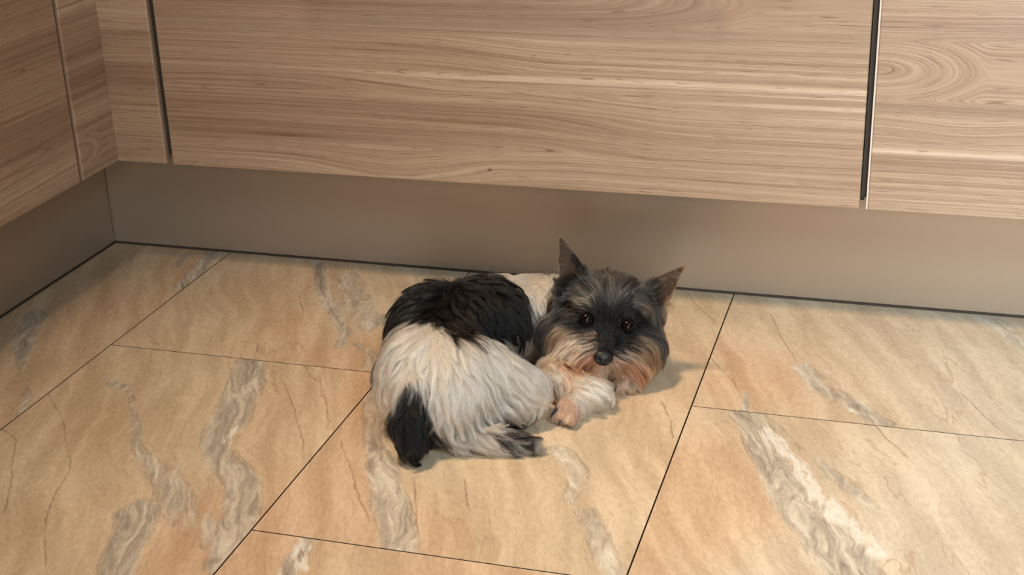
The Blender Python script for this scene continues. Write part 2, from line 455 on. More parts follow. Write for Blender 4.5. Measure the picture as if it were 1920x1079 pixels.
def signed_dist(x, y, path):
    best = np.full_like(x, 9.0); sg = np.ones_like(x); over = np.zeros_like(x); n = len(path) - 1
    for i, ((ax, ay), (bx, by)) in enumerate(zip(path[:-1], path[1:])):
        vx, vy = bx - ax, by - ay; l = math.hypot(vx, vy)
        t = ((x - ax) * vx + (y - ay) * vy) / (l * l); tc = np.clip(t, 0, 1)
        d = np.hypot(x - ax - tc * vx, y - ay - tc * vy); m = d < best
        o = np.zeros_like(x)
        if i == 0: o = np.maximum(o, -t * l)
        if i == n - 1: o = np.maximum(o, (t - 1) * l)
        best = np.where(m, d, best); sg = np.where(m, np.sign(vx * (y - ay) - vy * (x - ax)), sg); over = np.where(m, o, over)
    return best * sg, (1 - sm(0.0, .008, over)) * (1 - sm(.012, .02, best))
def tile_of(x, y):
    ci = int((x - 0.1845 + 2 * 0.3545) // 0.3545)
    ph = (-0.3165 if ci % 2 == 0 else -0.6555) + 0.678
    return ci, int((ph + 0.678 - y) // 0.678)
def floor_fields(x, y, tile):
    v = np.zeros_like(x); w = np.zeros_like(x); c = np.full_like(x, 1.0); cw = np.zeros_like(x)
    wx = x + .006 * lownoise(x, y, 3, 60, 60); wy = y + .006 * lownoise(x, y, 8, 60, 60)
    for path, wd, k, s in VEINS:
        mx = sum(p[0] for p in path) / len(path); my = sum(p[1] for p in path) / len(path)
        if tile_of(mx, my) != tile: continue
        d = seg_dist(wx, wy, path)
        f = s * np.exp(-(d / (wd * 1.05)) ** 2)
        if k == 'v': v = np.maximum(v, f)
        else: w = np.maximum(w, f)
    for path in CRACKS:
        if tile_of(*path[len(path) // 2]) != tile: continue
        d, m = signed_dist(wx, wy, path); k = np.abs(d) < np.abs(c); c = np.where(k, d, c); cw = np.where(k, m, cw)
    ww = np.zeros_like(x); t = np.zeros_like(x); p = np.zeros_like(x)
    for (a, b, ti, pa) in TINTS:
        same = 1.0 if tile_of(a, b) == tile else 0.02
        k = same / ((x - a) ** 2 + (y - b) ** 2 + 2e-4) ** 1.5
        ww += k; t += k * ti; p += k * pa
    return v, w, t / ww, c, p / ww, cw

def floor():
    W, L = 0.3545, 0.678
    xs = [0.1845 + W * k for k in range(-2, 9)]
    gap = 0.0008
    cos, qs, vein, white, tint, crack, off, grey, crw = [], [], [], [], [], [], [], [], []
    n = 0
    rs = np.random.RandomState(4)
    for ci in range(len(xs) - 1):
        ph = -0.3165 if ci % 2 == 0 else -0.6555
        # column 2 (x .184-.539) has its joint at -.3165, column 3 at -.6555, and so on
        k0 = ph + L
        ys = [k0 - L * j for j in range(-1, 6)]
        for j in range(len(ys) - 1):
            y1, y0 = ys[j], ys[j + 1]
            x0, x1 = xs[ci], xs[ci + 1]
            if y0 > 0.12 or x1 < -0.12: continue
            X0, X1, Y0, Y1 = max(x0, -.12) + gap, x1 - gap, y0 + gap, min(y1, .12) - gap
            dense = X0 < 1.65 and Y1 > -1.0
            st = 0.0035 if dense else 0.08
            X = np.linspace(X0, X1, max(3, int((X1 - X0) / st))); Y = np.linspace(Y0, Y1, max(3, int((Y1 - Y0) / st)))
            X = np.concatenate(([X0], X, [X1])); Y = np.concatenate(([Y0], Y, [Y1]))
            AA, BB = np.meshgrid(X, Y, indexing='ij')
            Z = np.zeros_like(AA); Z[0, :] = Z[-1, :] = -0.003; Z[:, 0] = Z[:, -1] = -0.003
            co = np.stack([AA, BB, Z], -1).reshape(-1, 3)
            idx = n + np.arange(len(co)).reshape(AA.shape)
            qs.append(np.stack([idx[:-1, :-1], idx[1:, :-1], idx[1:, 1:], idx[:-1, 1:]], -1).reshape(-1, 4))
            n += len(co); cos.append(co)
            o = rs.uniform(-9, 9, 3)
            off.append(np.tile(o, (len(co), 1)))
            v, w, t, c, gy, cw = floor_fields(co[:, 0], co[:, 1], (ci, j))
            vein.append(v); white.append(w); tint.append(t); crack.append(c); grey.append(gy); crw.append(cw)
    co = np.concatenate(cos); q = np.concatenate(qs)
    # grout bed under the tiles
    b = n; co = np.concatenate([co, [(-.12, -3.4, -.0022), (3.6, -3.4, -.0022), (3.6, .12, -.0022), (-.12, .12, -.0022)]])
    me = bpy.data.meshes.new('floor')
    me.from_pydata(co.tolist(), [], q.tolist() + [[b, b + 1, b + 2, b + 3]])
    z4 = np.zeros(4)
    set_attr(me, 'vein', np.concatenate(vein + [z4])); set_attr(me, 'white', np.concatenate(white + [z4]))
    set_attr(me, 'tint', np.concatenate(tint + [z4])); set_attr(me, 'crack', np.concatenate(crack + [z4 + 1]))
    set_attr(me, 'crackw', np.concatenate(crw + [z4]))
    set_attr(me, 'pale', np.concatenate(grey + [z4]))
    set_attr(me, 'off', np.concatenate(off + [np.zeros((4, 3))]), 'FLOAT_VECTOR')
    o = link('floor', me, None, None); o['kind'] = 'structure'
    m, nt, bs = newmat('stone_look_tile'); g = G(nt)
    tc = g.n('ShaderNodeTexCoord').outputs['Object']
    P = g.vmath('ADD', tc, g.attr('off').outputs['Vector'])
    x, y, z = g.sep(P)
    wn = g.vmath('SUBTRACT', g.noise(P, 4.5, 5, 0.55, 0, 1), (0.5, 0.5, 0.5))
    wv = g.n('ShaderNodeVectorMath', operation='SCALE'); g.put(wv.inputs[0], wn); wv.inputs[3].default_value = 0.075
    Pw = g.vmath('ADD', P, wv.outputs[0])
    xw, yw, _ = g.sep(Pw)
    # streaks that run mostly along the tile
    sh = g.math('MULTIPLY_ADD', yw, 0.40, xw)
    st = g.noise(g.comb(g.math('MULTIPLY', sh, 34.0), g.math('MULTIPLY', yw, 5.0), 0.0), 1.0, 5, 0.62)
    st2 = g.noise(g.comb(g.math('MULTIPLY', sh, 11.0), g.math('MULTIPLY', yw, 2.2), 4.0), 1.0, 4, 0.6)
    cloud = g.noise(Pw, 5.5, 4, 0.6)
    fine = g.noise(g.comb(g.math('MULTIPLY', sh, 300.0), g.math('MULTIPLY', yw, 110.0), 0.0), 1.0, 3, 0.6)
    tint = g.attr('tint').outputs['Fac']
    tsel = g.math('ADD', tint, g.math('MULTIPLY', g.math('SUBTRACT', st2, 0.5), 1.3))
    base = g.ramp(tsel, [(0.0, (0.56, 0.430, 0.275)), (0.38, (0.545, 0.390, 0.240)), (0.70, (0.57, 0.365, 0.220)), (1.0, (0.53, 0.315, 0.190))])
    pale = g.math('MULTIPLY', g.attr('pale').outputs['Fac'], g.maprange(cloud, 0.3, 0.7, 0.5, 1.1))
    base = g.mix(g.math('MINIMUM', pale, 1.0), base, (0.64, 0.57, 0.46))
    stc = g.maprange(st, 0.34, 0.70, 0.0, 1.0, True)
    base = g.mix(0.45, base, g.mix(stc, (0.36, 0.24, 0.14), (0.70, 0.545, 0.375)))
    # thin brown threads from contour lines of the streak field
    th = g.math('ABSOLUTE', g.math('SUBTRACT', st2, 0.47))
    thm = g.maprange(th, 0.0, 0.010, 0.42, 0.0, True)
    thm = g.math('MULTIPLY', thm, g.maprange(cloud, 0.45, 0.6, 0.0, 1.0, True))
    base = g.mix(thm, base, (0.36, 0.22, 0.12))
    # veins
    vn = g.attr('vein').outputs['Fac']
    vw = g.math('ADD', vn, g.math('MULTIPLY', g.math('SUBTRACT', st, 0.5), 1.5))
    vw = g.math('ADD', vw, g.math('MULTIPLY', g.math('SUBTRACT', cloud, 0.5), 0.9))
    vw = g.math('MULTIPLY', vw, g.maprange(vn, 0.02, 0.25, 0.0, 1.0, True))
    vm = g.maprange(vw, 0.24, 0.66, 0.0, 1.0, True)
    swirl = g.noise(g.comb(g.math('MULTIPLY', sh, 60.0), g.math('MULTIPLY', yw, 14.0), 2.0), 1.0, 5, 0.65, 1.2)
    vcol = g.ramp(swirl, [(0.32, (0.20, 0.165, 0.135)), (0.45, (0.345, 0.295, 0.235)), (0.56, (0.50, 0.43, 0.335)), (0.68, (0.66, 0.585, 0.47))])
    base = g.mix(g.math('MULTIPLY', vm, 0.88), base, vcol)
    rim = g.maprange(g.math('ABSOLUTE', g.math('SUBTRACT', vw, 0.40)), 0.0, 0.07, 0.45, 0.0, True)
    rim = g.math('MULTIPLY', rim, g.maprange(swirl, 0.4, 0.6, 1.0, 0.0))
    base = g.mix(rim, base, (0.20, 0.15, 0.11))
    wt = g.math('ADD', g.attr('white').outputs['Fac'], g.math('MULTIPLY', g.math('SUBTRACT', swirl, 0.5), 2.6))
    wt = g.math('MULTIPLY', wt, g.maprange(g.attr('white').outputs['Fac'], 0.03, 0.3, 0.0, 1.0, True))
    base = g.mix(g.maprange(wt, 0.40, 0.85, 0.0, 0.75, True), base, (0.70, 0.655, 0.57))
    # cracks drawn by their distance
    cr = g.attr('crack').outputs['Fac']
    cn = g.math('MULTIPLY', g.math('SUBTRACT', g.noise(P, 90.0, 3, 0.6), 0.5), 0.006)
    cr = g.math('ABSOLUTE', g.math('ADD', cr, cn))
    cm = g.maprange(cr, 0.0002, 0.0016, 0.62, 0.0, True)
    cm = g.math('MULTIPLY', cm, g.math('MULTIPLY', g.attr('crackw').outputs['Fac'], g.maprange(g.noise(P, 30.0, 2, .5), 0.3, 0.6, 0.35, 1.0)))
    base = g.mix(cm, base, (0.27, 0.155, 0.085))
    fn = g.maprange(fine, 0.3, 0.7, 0.86, 1.10)
    base = g.mix(1.0, base, g.comb(fn, fn, fn), 'MULTIPLY')
    # cut edges of the tile stay dark
    ed = g.maprange(g.sep(tc)[2], -0.0004, -0.0001, 1.0, 0.0)
    base = g.mix(ed, base, (0.05, 0.032, 0.02))
    nt.links.new(base, bs.inputs['Base Color'])
    bs.inputs['Roughness'].default_value = 0.5
    bs.inputs['Specular IOR Level'].default_value = 0.35
    hh = g.math('ADD', g.math('MULTIPLY', fine, 0.6), g.math('ADD', g.math('MULTIPLY', st, 1.2), g.math('MULTIPLY', g.noise(Pw, 160.0, 3, 0.6), 0.5)))
    hh = g.math('SUBTRACT', hh, cm)
    nt.links.new(g.bump(hh, 0.5, 0.0012), bs.inputs['Normal'])
    me.materials.append(m)
floor()
# ------------------------------------------------------------------ dog
# --- body volume: distances to tapered limbs and ellipsoids, smoothly joined (dog frame, centimetres: u right, v away, z up)
def d_rc(p, a, b, ra, rb):
    a = np.array(a, np.float32); b = np.array(b, np.float32); ab = b - a
    t = np.clip(((p - a) @ ab) / (ab @ ab), 0, 1)
    return np.linalg.norm(p - a - t[..., None] * ab, axis=-1) - (ra + (rb - ra) * t)
def d_el(p, c, r, M=None):
    q = p - np.array(c, np.float32)
    if M is not None: q = q @ M.T
    r = np.array(r, np.float32)
    k0 = np.linalg.norm(q / r, axis=-1); k1 = np.linalg.norm(q / (r * r), axis=-1)
    return k0 * (k0 - 1.0) / np.maximum(k1, 1e-6)
def smin(a, b, k):
    h = np.clip(0.5 + 0.5 * (b - a) / k, 0, 1)
    return b + (a - b) * h - k * h * (1 - h)
def d_tri(p, a, b, c, th):
    a, b, c = (np.array(v, np.float32) for v in (a, b, c))
    ba, cb, ac = b - a, c - b, a - c
    pa, pb, pc = p - a, p - b, p - c
    n = np.cross(ba, ac)
    s = (np.sign(pa @ np.cross(ba, n)) + np.sign(pb @ np.cross(cb, n)) + np.sign(pc @ np.cross(ac, n)))
    e = lambda e_, q: ((e_ * np.clip((q @ e_) / (e_ @ e_), 0, 1)[..., None] - q) ** 2).sum(-1)
    edge = np.minimum(np.minimum(e(ba, pa), e(cb, pb)), e(ac, pc))
    return np.sqrt(np.where(s < 2.0, edge, (pa @ n) ** 2 / (n @ n))) - th
HC = np.array((10.1, -0.3, 6.75))
_pt, _rl, _yw = math.radians(7), math.radians(11), math.radians(-1)
HF = np.array((math.sin(_yw), -math.cos(_pt) * math.cos(_yw), math.sin(_pt)))
HS0 = np.cross(HF, (0, 0, 1.0)); HS0 = -HS0 / np.linalg.norm(HS0)
HS0 = HS0 if HS0[0] > 0 else -HS0
HT0 = np.cross(HS0, -HF) ; HT0 = HT0 if HT0[2] > 0 else -HT0
HS = HS0 * math.cos(_rl) - HT0 * math.sin(_rl)
HT = HT0 * math.cos(_rl) + HS0 * math.sin(_rl)
HM = np.array([HS, HT, HF], np.float32)
def hp(s, t, f): return HC + s * HS + t * HT + f * HF
EYES = [hp(-2.15, 0.05, 3.15), hp(2.15, 0.05, 3.15)]
NOSE = hp(0.0, -2.95, 5.75)
EARS = [((8.3, -.6, 11.3), (5.4, -.3, 10.1), (5.45, -.7, 15.7)), ((14.1, -.6, 10.1), (16.2, -.3, 7.3), (18.0, -1.0, 12.2))]
def body_sdf(p0):
    p = p0 - np.array((0, 1.9, 0), np.float32)
    d = d_rc(p, (-8.1, -12.8, 5.0), (-7.2, -4.5, 5.7), 4.9, 5.0)
    d = smin(d, d_rc(p, (-7.2, -4.5, 5.7), (-2.8, -.9, 5.4), 5.0, 4.6), 1.5)
    d = smin(d, d_rc(p, (-2.8, -.9, 5.4), (3.0, 3.4, 4.4), 4.5, 3.9), 1.2)
    d = smin(d, d_rc(p, (3.0, 3.4, 4.4), (7.6, 2.2, 5.6), 3.7, 3.3), 1.5)
    d = smin(d, d_el(p, (7.4, 1.2, 3.2), (3.6, 3.8, 3.2)), 1.5)
    d = smin(d, d_el(p, (-6.6, -15.0, 3.9), (5.0, 4.6, 4.2)), 1.5)
    d = smin(d, d_rc(p, (-4.0, -12.4, 5.2), (1.2, -12.6, 3.3), 3.9, 2.3), 1.2)          # thigh to knee
    d = smin(d, d_rc(p, (1.4, -12.8, 2.4), (-4.5, -17.6, 2.0), 1.9, 1.3), .6)           # shin
    d = smin(d, d_rc(p, (-4.5, -18.4, 1.4), (1.7, -19.4, 0.95), 1.2, .75), .6)           # hind foot
    d = smin(d, d_rc(p, (-9.4, -17.6, 6.4), (-9.8, -19.9, 4.2), 1.3, 1.2), .8)           # tail
    d = smin(d, d_rc(p, (-9.8, -19.9, 4.2), (-9.3, -21.0, 1.9), 1.2, .9), .5)
    p = p0
    d = smin(d, d_rc(p, (5.5, 1.0, 3.0), (8.4, -3.2, 1.5), 2.0, 1.2), .8)                # foreleg
    d = smin(d, d_rc(p, (4.6, -5.6, 2.2), (7.2, -8.2, 1.5), 1.8, 1.4), .6)
    d = smin(d, d_rc(p, (8.4, -3.2, 1.5), (7.6, -8.6, 1.5), 1.3, 1.1), .6)
    d = smin(d, d_rc(p, (7.7, -8.8, 1.5), (5.6, -11.1, 1.2), 1.15, 1.15), .5)
    d = smin(d, d_el(p, (8.0, -8.2, 1.5), (2.1, 2.2, 1.45)), .7)                         # feathering at the wrist
    for k in range(4):                                                                    # toes
        d = smin(d, d_rc(p, (5.6 + .2 * k, -11.2 + .1 * k, 1.1), (4.3 + .55 * k, -11.5 - .42 * k, .75), .72, .55), .25)
    d = smin(d, d_rc(p, (9.8, -1.0, 1.8), (12.2, -4.2, 1.25), 1.7, 1.25), .6)            # far foreleg
    for k in range(3):
        d = smin(d, d_rc(p, (12.0, -4.0, 1.0), (10.6 + .8 * k, -5.5, .75), .8, .6), .25)
    for k in range(3):
        d = smin(d, d_rc(p, (1.6, -17.4, .9), (2.4, -17.0 - .5 * k, .6), .6, .45), .2)
    h = d_el(p, hp(0, .45, -.1), (4.3, 3.7, 3.9), HM)                                     # skull
    h = smin(h, d_el(p, hp(-3.2, -2.75, 1.3), (3.1, 2.5, 2.9), HM), 1.0)                    # cheeks
    h = smin(h, d_el(p, hp(3.2, -2.75, 1.3), (3.1, 2.5, 2.9), HM), 1.0)
    h = smin(h, d_rc(p, hp(0, -1.2, 2.2), hp(0, -2.75, 5.0), 1.75, 1.0), .8)              # muzzle
    h = smin(h, d_el(p, hp(-1.2, -3.3, 3.8), (1.5, 1.1, 1.5), HM), .6)                    # lips
    h = smin(h, d_el(p, hp(1.2, -3.3, 3.8), (1.5, 1.1, 1.5), HM), .6)
    h = smin(h, d_rc(p, hp(0, -3.6, 1.5), hp(0, -4.3, 4.0), 1.3, .8), .5)                 # jaw
    for e in EYES: h = -smin(-h, d_el(p, e + HF * .25, (.82, .74, .8)), .25)             # sockets
    d = smin(d, h, 1.2)
    for (a, b, c) in EARS:
        a, b, c = (np.array(v) for v in (a, b, c))
        n = np.cross(b - a, c - a); n /= np.linalg.norm(n); n = n if n[1] < 0 else -n
        mid = (a + b) / 2; ax = (c - mid) / np.linalg.norm(c - mid)
        side = np.cross(ax, n); q = p - mid
        x = (q @ side) / (np.linalg.norm(b - a) / 2)
        y = np.clip((q @ ax) / np.linalg.norm(c - mid), 0, 1)
        p2 = p - n.astype(np.float32) * (-0.75 * (1 - np.clip(x * x, 0, 1.4)) * (1 - y) ** .8 + .25)[..., None]      # cupped
        # leaf outline: bulge the sides
        p2 = p2 - side.astype(np.float32) * (x * .35 * np.sin(y * 3.14))[..., None]
        d = smin(d, d_tri(p2, a - (c - mid) * .25, b - (c - mid) * .25, c, .14), .35)
    return np.maximum(d, .12 - p[..., 2])
VOX = 0.17
GLO = np.array((-15.5, -24.5, -0.4)); GHI = np.array((20.0, 11.0, 17.2))
def build_grid():
    ax = [np.arange(GLO[i], GHI[i], VOX).astype(np.float32) for i in range(3)]
    F = np.empty([len(a) for a in ax], np.float32)
    Y, Z = np.meshgrid(ax[1], ax[2], indexing='ij')
    for i in range(0, len(ax[0]), 8):
        xs = ax[0][i:i + 8]
        p = np.stack([np.broadcast_to(xs[:, None, None], (len(xs),) + Y.shape), np.broadcast_to(Y, (len(xs),) + Y.shape), np.broadcast_to(Z, (len(xs),) + Y.shape)], -1)
        F[i:i + 8] = body_sdf(p)
    return F
def surface_nets(F):
    inside = F < 0
    c = [F[i:F.shape[0] - 1 + i, j:F.shape[1] - 1 + j, k:F.shape[2] - 1 + k] for i in (0, 1) for j in (0, 1) for k in (0, 1)]
    s = sum((x < 0).astype(np.int8) for x in c)
    cell = np.argwhere((s > 0) & (s < 8))
    vid = -np.ones(s.shape, np.int64); vid[tuple(cell.T)] = np.arange(len(cell))
    val = np.stack([x[tuple(cell.T)] for x in c], 1)
    cor = np.array([(i, j, k) for i in (0, 1) for j in (0, 1) for k in (0, 1)], float)
    acc = np.zeros((len(cell), 3)); cnt = np.zeros(len(cell))
    for a in range(8):
        for b in range(a + 1, 8):
            if np.abs(cor[a] - cor[b]).sum() != 1: continue
            m = (val[:, a] < 0) != (val[:, b] < 0)
            t = val[m, a] / (val[m, a] - val[m, b])
            acc[m] += cor[a] + t[:, None] * (cor[b] - cor[a]); cnt[m] += 1
    V = GLO + VOX * (cell + acc / cnt[:, None])
    Q = []
    for ax in range(3):
        o = [k for k in range(3) if k != ax]
        sl0 = [slice(1, -1)] * 3; sl0[ax] = slice(0, -1)
        sl1 = [slice(1, -1)] * 3; sl1[ax] = slice(1, None)
        A, B = inside[tuple(sl0)], inside[tuple(sl1)]
        idx = np.argwhere(A != B); base = idx.copy(); base[:, o] += 1
        flip = A[tuple(idx.T)]
        def g(d0, d1):
            q = base.copy(); q[:, o[0]] -= d0; q[:, o[1]] -= d1
            return vid[tuple(q.T)]
        f = np.stack([g(1, 1), g(0, 1), g(0, 0), g(1, 0)], 1)
        if ax == 1: flip = ~flip
        f[~flip] = f[~flip][:, ::-1]
        Q.append(f)
    return V, np.concatenate(Q)
COMB = [
 (-9.44,-4.59,10.37, -0.73,-0.27,-0.63, 3,0.25),
 (-11.33,-6.06,8.71, -0.68,-0.29,-0.67, 3,0.2),
 (-5.64,-4.16,10.66, -0.22,-0.38,-0.90, 3,0.25),
 (-1.92,-1.73,9.51, 0.07,-0.38,-0.92, 3,0.25),
 (0.53,-1.36,8.07, 0.42,-0.34,-0.84, 3,0.3),
 (-2.75,0.14,10.26, 0.82,-0.21,-0.54, 2.2,0.5),
 (-4.52,-7.47,9.13, -0.03,-0.38,-0.92, 1.9,0.2),
 (-0.89,-3.42,6.91, 0.12,-0.38,-0.92, 1.9,0.2),
 (-7.11,-8.05,10.17, -0.13,-0.38,-0.92, 1.9,0.2),
 (-3.00,-5.55,8.11, -0.03,-0.38,-0.92, 1.9,0.2),
 (-7.31,-2.93,11.08, -0.91,-0.17,-0.39, 2.5,0.4),
 (-10.09,-11.59,9.44, -0.53,-0.33,-0.78, 3.6,0.2),
 (-11.35,-13.55,7.56, -0.27,-0.37,-0.89, 3.6,0.25),
 (-12.77,-12.07,6.01, -0.18,-0.38,-0.91, 3.4,0.3),
 (-7.93,-12.98,9.45, -0.13,-0.38,-0.92, 3.6,0.2),
 (-5.39,-12.99,8.81, 0.07,-0.38,-0.92, 3.6,0.2),
 (-7.88,-15.82,7.43, 0.02,-0.38,-0.92, 3.6,0.2),
 (-9.87,-16.55,7.28, -0.13,-0.38,-0.92, 3.4,0.25),
 (-5.37,-16.82,6.16, 0.09,-0.38,-0.92, 3.4,0.2),
 (-2.85,-11.75,8.73, 0.40,-0.35,-0.85, 3.4,0.2),
 (-0.93,-3.73,5.53, 0.80,-0.22,-0.56, 3.2,0.2),
 (1.17,1.35,1.28, 0.83,-0.20,-0.52, 3.2,0.2),
 (-2.88,-14.88,6.24, 0.40,-0.35,-0.85, 3.4,0.25),
 (-0.35,-13.20,5.32, 0.69,-0.27,-0.67, 3.2,0.25),
 (2.77,-11.62,4.73, 0.85,-0.19,-0.49, 2.8,0.2),
 (-5.48,-17.51,3.10, 0.21,-0.37,-0.90, 2.8,0.35),
 (-2.96,-16.25,3.50, 0.47,-0.33,-0.82, 2.8,0.35),
 (0.11,-13.58,3.46, 0.81,-0.22,-0.55, 2.6,0.2),
 (-9.11,-17.99,5.74, -0.18,-0.38,-0.91, 2.8,0.25),
 (-10.11,-19.32,4.22, -0.08,-0.38,-0.92, 2.6,0.3),
 (-8.47,-19.20,2.40, 0.12,-0.38,-0.92, 2.4,0.3),
 (-10.60,-18.71,2.97, 0.07,-0.38,-0.92, 2.2,0.3),
 (-12.37,-12.77,3.20, -0.13,-0.38,-0.92, 2.5,0.2),
 (-0.95,-17.40,2.04, 0.83,-0.20,-0.52, 2.2,0.35),
 (1.82,-17.98,1.53, 0.96,-0.09,-0.25, 1.2,0.2),
 (-3.02,-17.84,1.19, 0.80,-0.22,-0.56, 2.4,0.35),
 (-6.24,-15.44,0.30, 0.69,-0.27,-0.67, 2.4,0.5),
 (-4.60,-17.08,0.36, 0.91,-0.15,-0.39, 2.2,0.4),
 (2.51,1.57,7.97, -0.08,-0.38,-0.92, 3,0.3),
 (1.70,3.29,8.81, -0.58,-0.32,-0.75, 2.4,0.4),
 (3.49,-2.72,4.93, 0.02,-0.38,-0.92, 3,0.25),
 (2.73,0.10,6.13, -0.08,-0.38,-0.92, 3,0.25),
 (4.28,3.87,8.49, 0.34,-0.36,-0.87, 2,0.4),
 (6.53,-9.03,2.73, 0.62,-0.30,-0.73, 2.3,0.5),
 (5.08,-11.79,1.98, -0.14,-0.38,-0.91, 0.7,0.2),
 (4.21,-11.21,1.24, -0.73,-0.27,-0.63, 0.5,0.2),
 (8.09,-9.92,2.53, 0.78,-0.23,-0.58, 2.2,0.45),
 (5.76,-8.16,2.92, 0.32,-0.36,-0.87, 2.2,0.45),
 (7.24,-10.86,1.84, 0.58,-0.31,-0.76, 1.8,0.35),
 (11.10,-4.95,1.59, 0.47,-0.33,-0.82, 1.1,0.3),
 (4.99,-7.24,3.39, 0.75,-0.25,-0.61, 2.4,0.4),
 (4.03,-6.50,3.66, 0.69,-0.27,-0.67, 2.4,0.35),
 (6.11,-12.34,1.46, 0.07,-0.38,-0.92, 0.7,0.2),
 (10.20,-2.34,10.29, 0.03,0.38,0.92, 1.8,0.35),
 (8.59,-1.73,10.38, -0.60,0.30,0.74, 2.6,0.35),
 (12.15,-2.02,9.91, 0.64,0.30,0.71, 2.6,0.3),
 (7.09,-0.46,9.90, -1.00,-0.04,-0.07, 3.2,0.3),
 (10.42,1.32,10.59, 0.08,0.38,0.92, 1.6,0.4),
 (6.02,1.70,7.80, -0.82,-0.23,-0.53, 3.6,0.3),
 (4.77,-2.16,7.07, -0.49,-0.34,-0.80, 3.6,0.3),
 (13.56,-1.64,8.87, 0.91,-0.15,-0.38, 3.2,0.3),
 (15.34,-0.24,6.38, 0.46,-0.34,-0.82, 3,0.3),
 (15.32,-1.63,4.68, 0.12,-0.38,-0.92, 2.6,0.3),
 (7.96,-3.05,8.87, -0.92,0.14,0.36, 1.6,0.35),
 (13.31,-2.63,8.10, 1.00,0.00,-0.03, 1.6,0.35),
 (9.15,-3.37,9.15, -0.21,0.37,0.90, 1.3,0.25),
 (11.22,-3.46,8.95, 0.31,0.37,0.87, 1.3,0.25),
 (10.16,-4.48,6.62, 0.03,0.38,0.92, 0.45,0.15),
 (9.81,-5.65,5.79, 0.03,0.38,0.92, 0.35,0.15),
 (10.14,-4.00,7.84, 0.03,0.38,0.92, 0.8,0.2),
 (8.99,-3.92,7.42, -0.21,0.37,0.90, 0.4,0.2),
 (11.50,-3.36,6.68, 0.27,0.37,0.89, 0.4,0.2),
 (6.97,-3.64,6.76, -0.99,-0.08,-0.15, 2.4,0.2),
 (5.59,-3.84,6.59, -0.91,-0.17,-0.39, 3.2,0.25),
 (4.03,-3.60,5.32, -0.45,-0.35,-0.82, 3.2,0.3),
 (8.04,-4.09,5.91, -0.99,-0.08,-0.15, 2.6,0.22),
 (8.45,-5.59,5.20, -0.97,-0.11,-0.24, 2.8,0.3),
 (6.47,-4.65,5.25, -0.89,-0.19,-0.42, 3.2,0.3),
 (4.78,-5.34,3.99, -0.41,-0.35,-0.84, 2.8,0.3),
 (6.11,-6.31,3.51, -0.36,-0.36,-0.86, 2.2,0.3),
 (8.84,-6.14,4.07, -0.78,-0.25,-0.58, 2.2,0.35),
 (7.78,-5.35,2.87, -0.43,-0.35,-0.83, 1.8,0.3),
 (11.03,-4.45,5.50, 0.98,-0.06,-0.17, 2.8,0.3),
 (12.81,-4.22,5.34, 0.92,-0.14,-0.36, 3.2,0.3),
 (14.58,-4.17,4.35, 0.46,-0.34,-0.82, 3,0.3),
 (11.06,-5.55,4.50, 0.93,-0.13,-0.35, 2.8,0.35),
 (12.76,-4.91,3.23, 0.61,-0.30,-0.73, 2.8,0.4),
 (14.54,-3.25,1.81, -0.03,-0.38,-0.92, 2.4,0.35),
 (15.57,-3.07,3.80, 0.07,-0.38,-0.92, 2.4,0.3),
 (12.34,-3.09,6.53, 0.85,0.21,0.49, 0.5,0.1),
 (13.76,-2.64,6.10, 0.94,-0.12,-0.32, 2.6,0.25),
 (9.70,-5.48,2.87, -0.03,-0.38,-0.92, 1.5,0.3),
 (10.69,-4.44,1.84, 0.17,-0.38,-0.91, 1.4,0.3),
 (6.03,-0.62,13.58, -0.07,0.38,0.92, 0.45,0.1),
 (5.46,-0.49,12.06, -0.32,0.36,0.87, 0.6,0.15),
 (5.78,-0.37,10.98, -0.78,0.23,0.58, 0.7,0.1),
 (7.01,-0.13,10.85, 0.03,0.38,0.92, 0.8,0.15),
 (4.96,3.56,8.41, -0.85,-0.21,-0.49, 1.4,0.15),
 (7.56,-0.76,12.40, 0.38,0.36,0.85, 0.9,0.4),
 (16.16,-0.45,9.61, 0.67,0.29,0.68, 0.4,0.1),
 (17.19,-1.00,11.31, 0.62,0.31,0.72, 0.4,0.1),
 (15.07,-0.25,9.26, 0.38,0.36,0.85, 1.1,0.4),
 (5.50,-0.95,15.19, -0.07,0.38,0.92, 0.35,0.1),
]
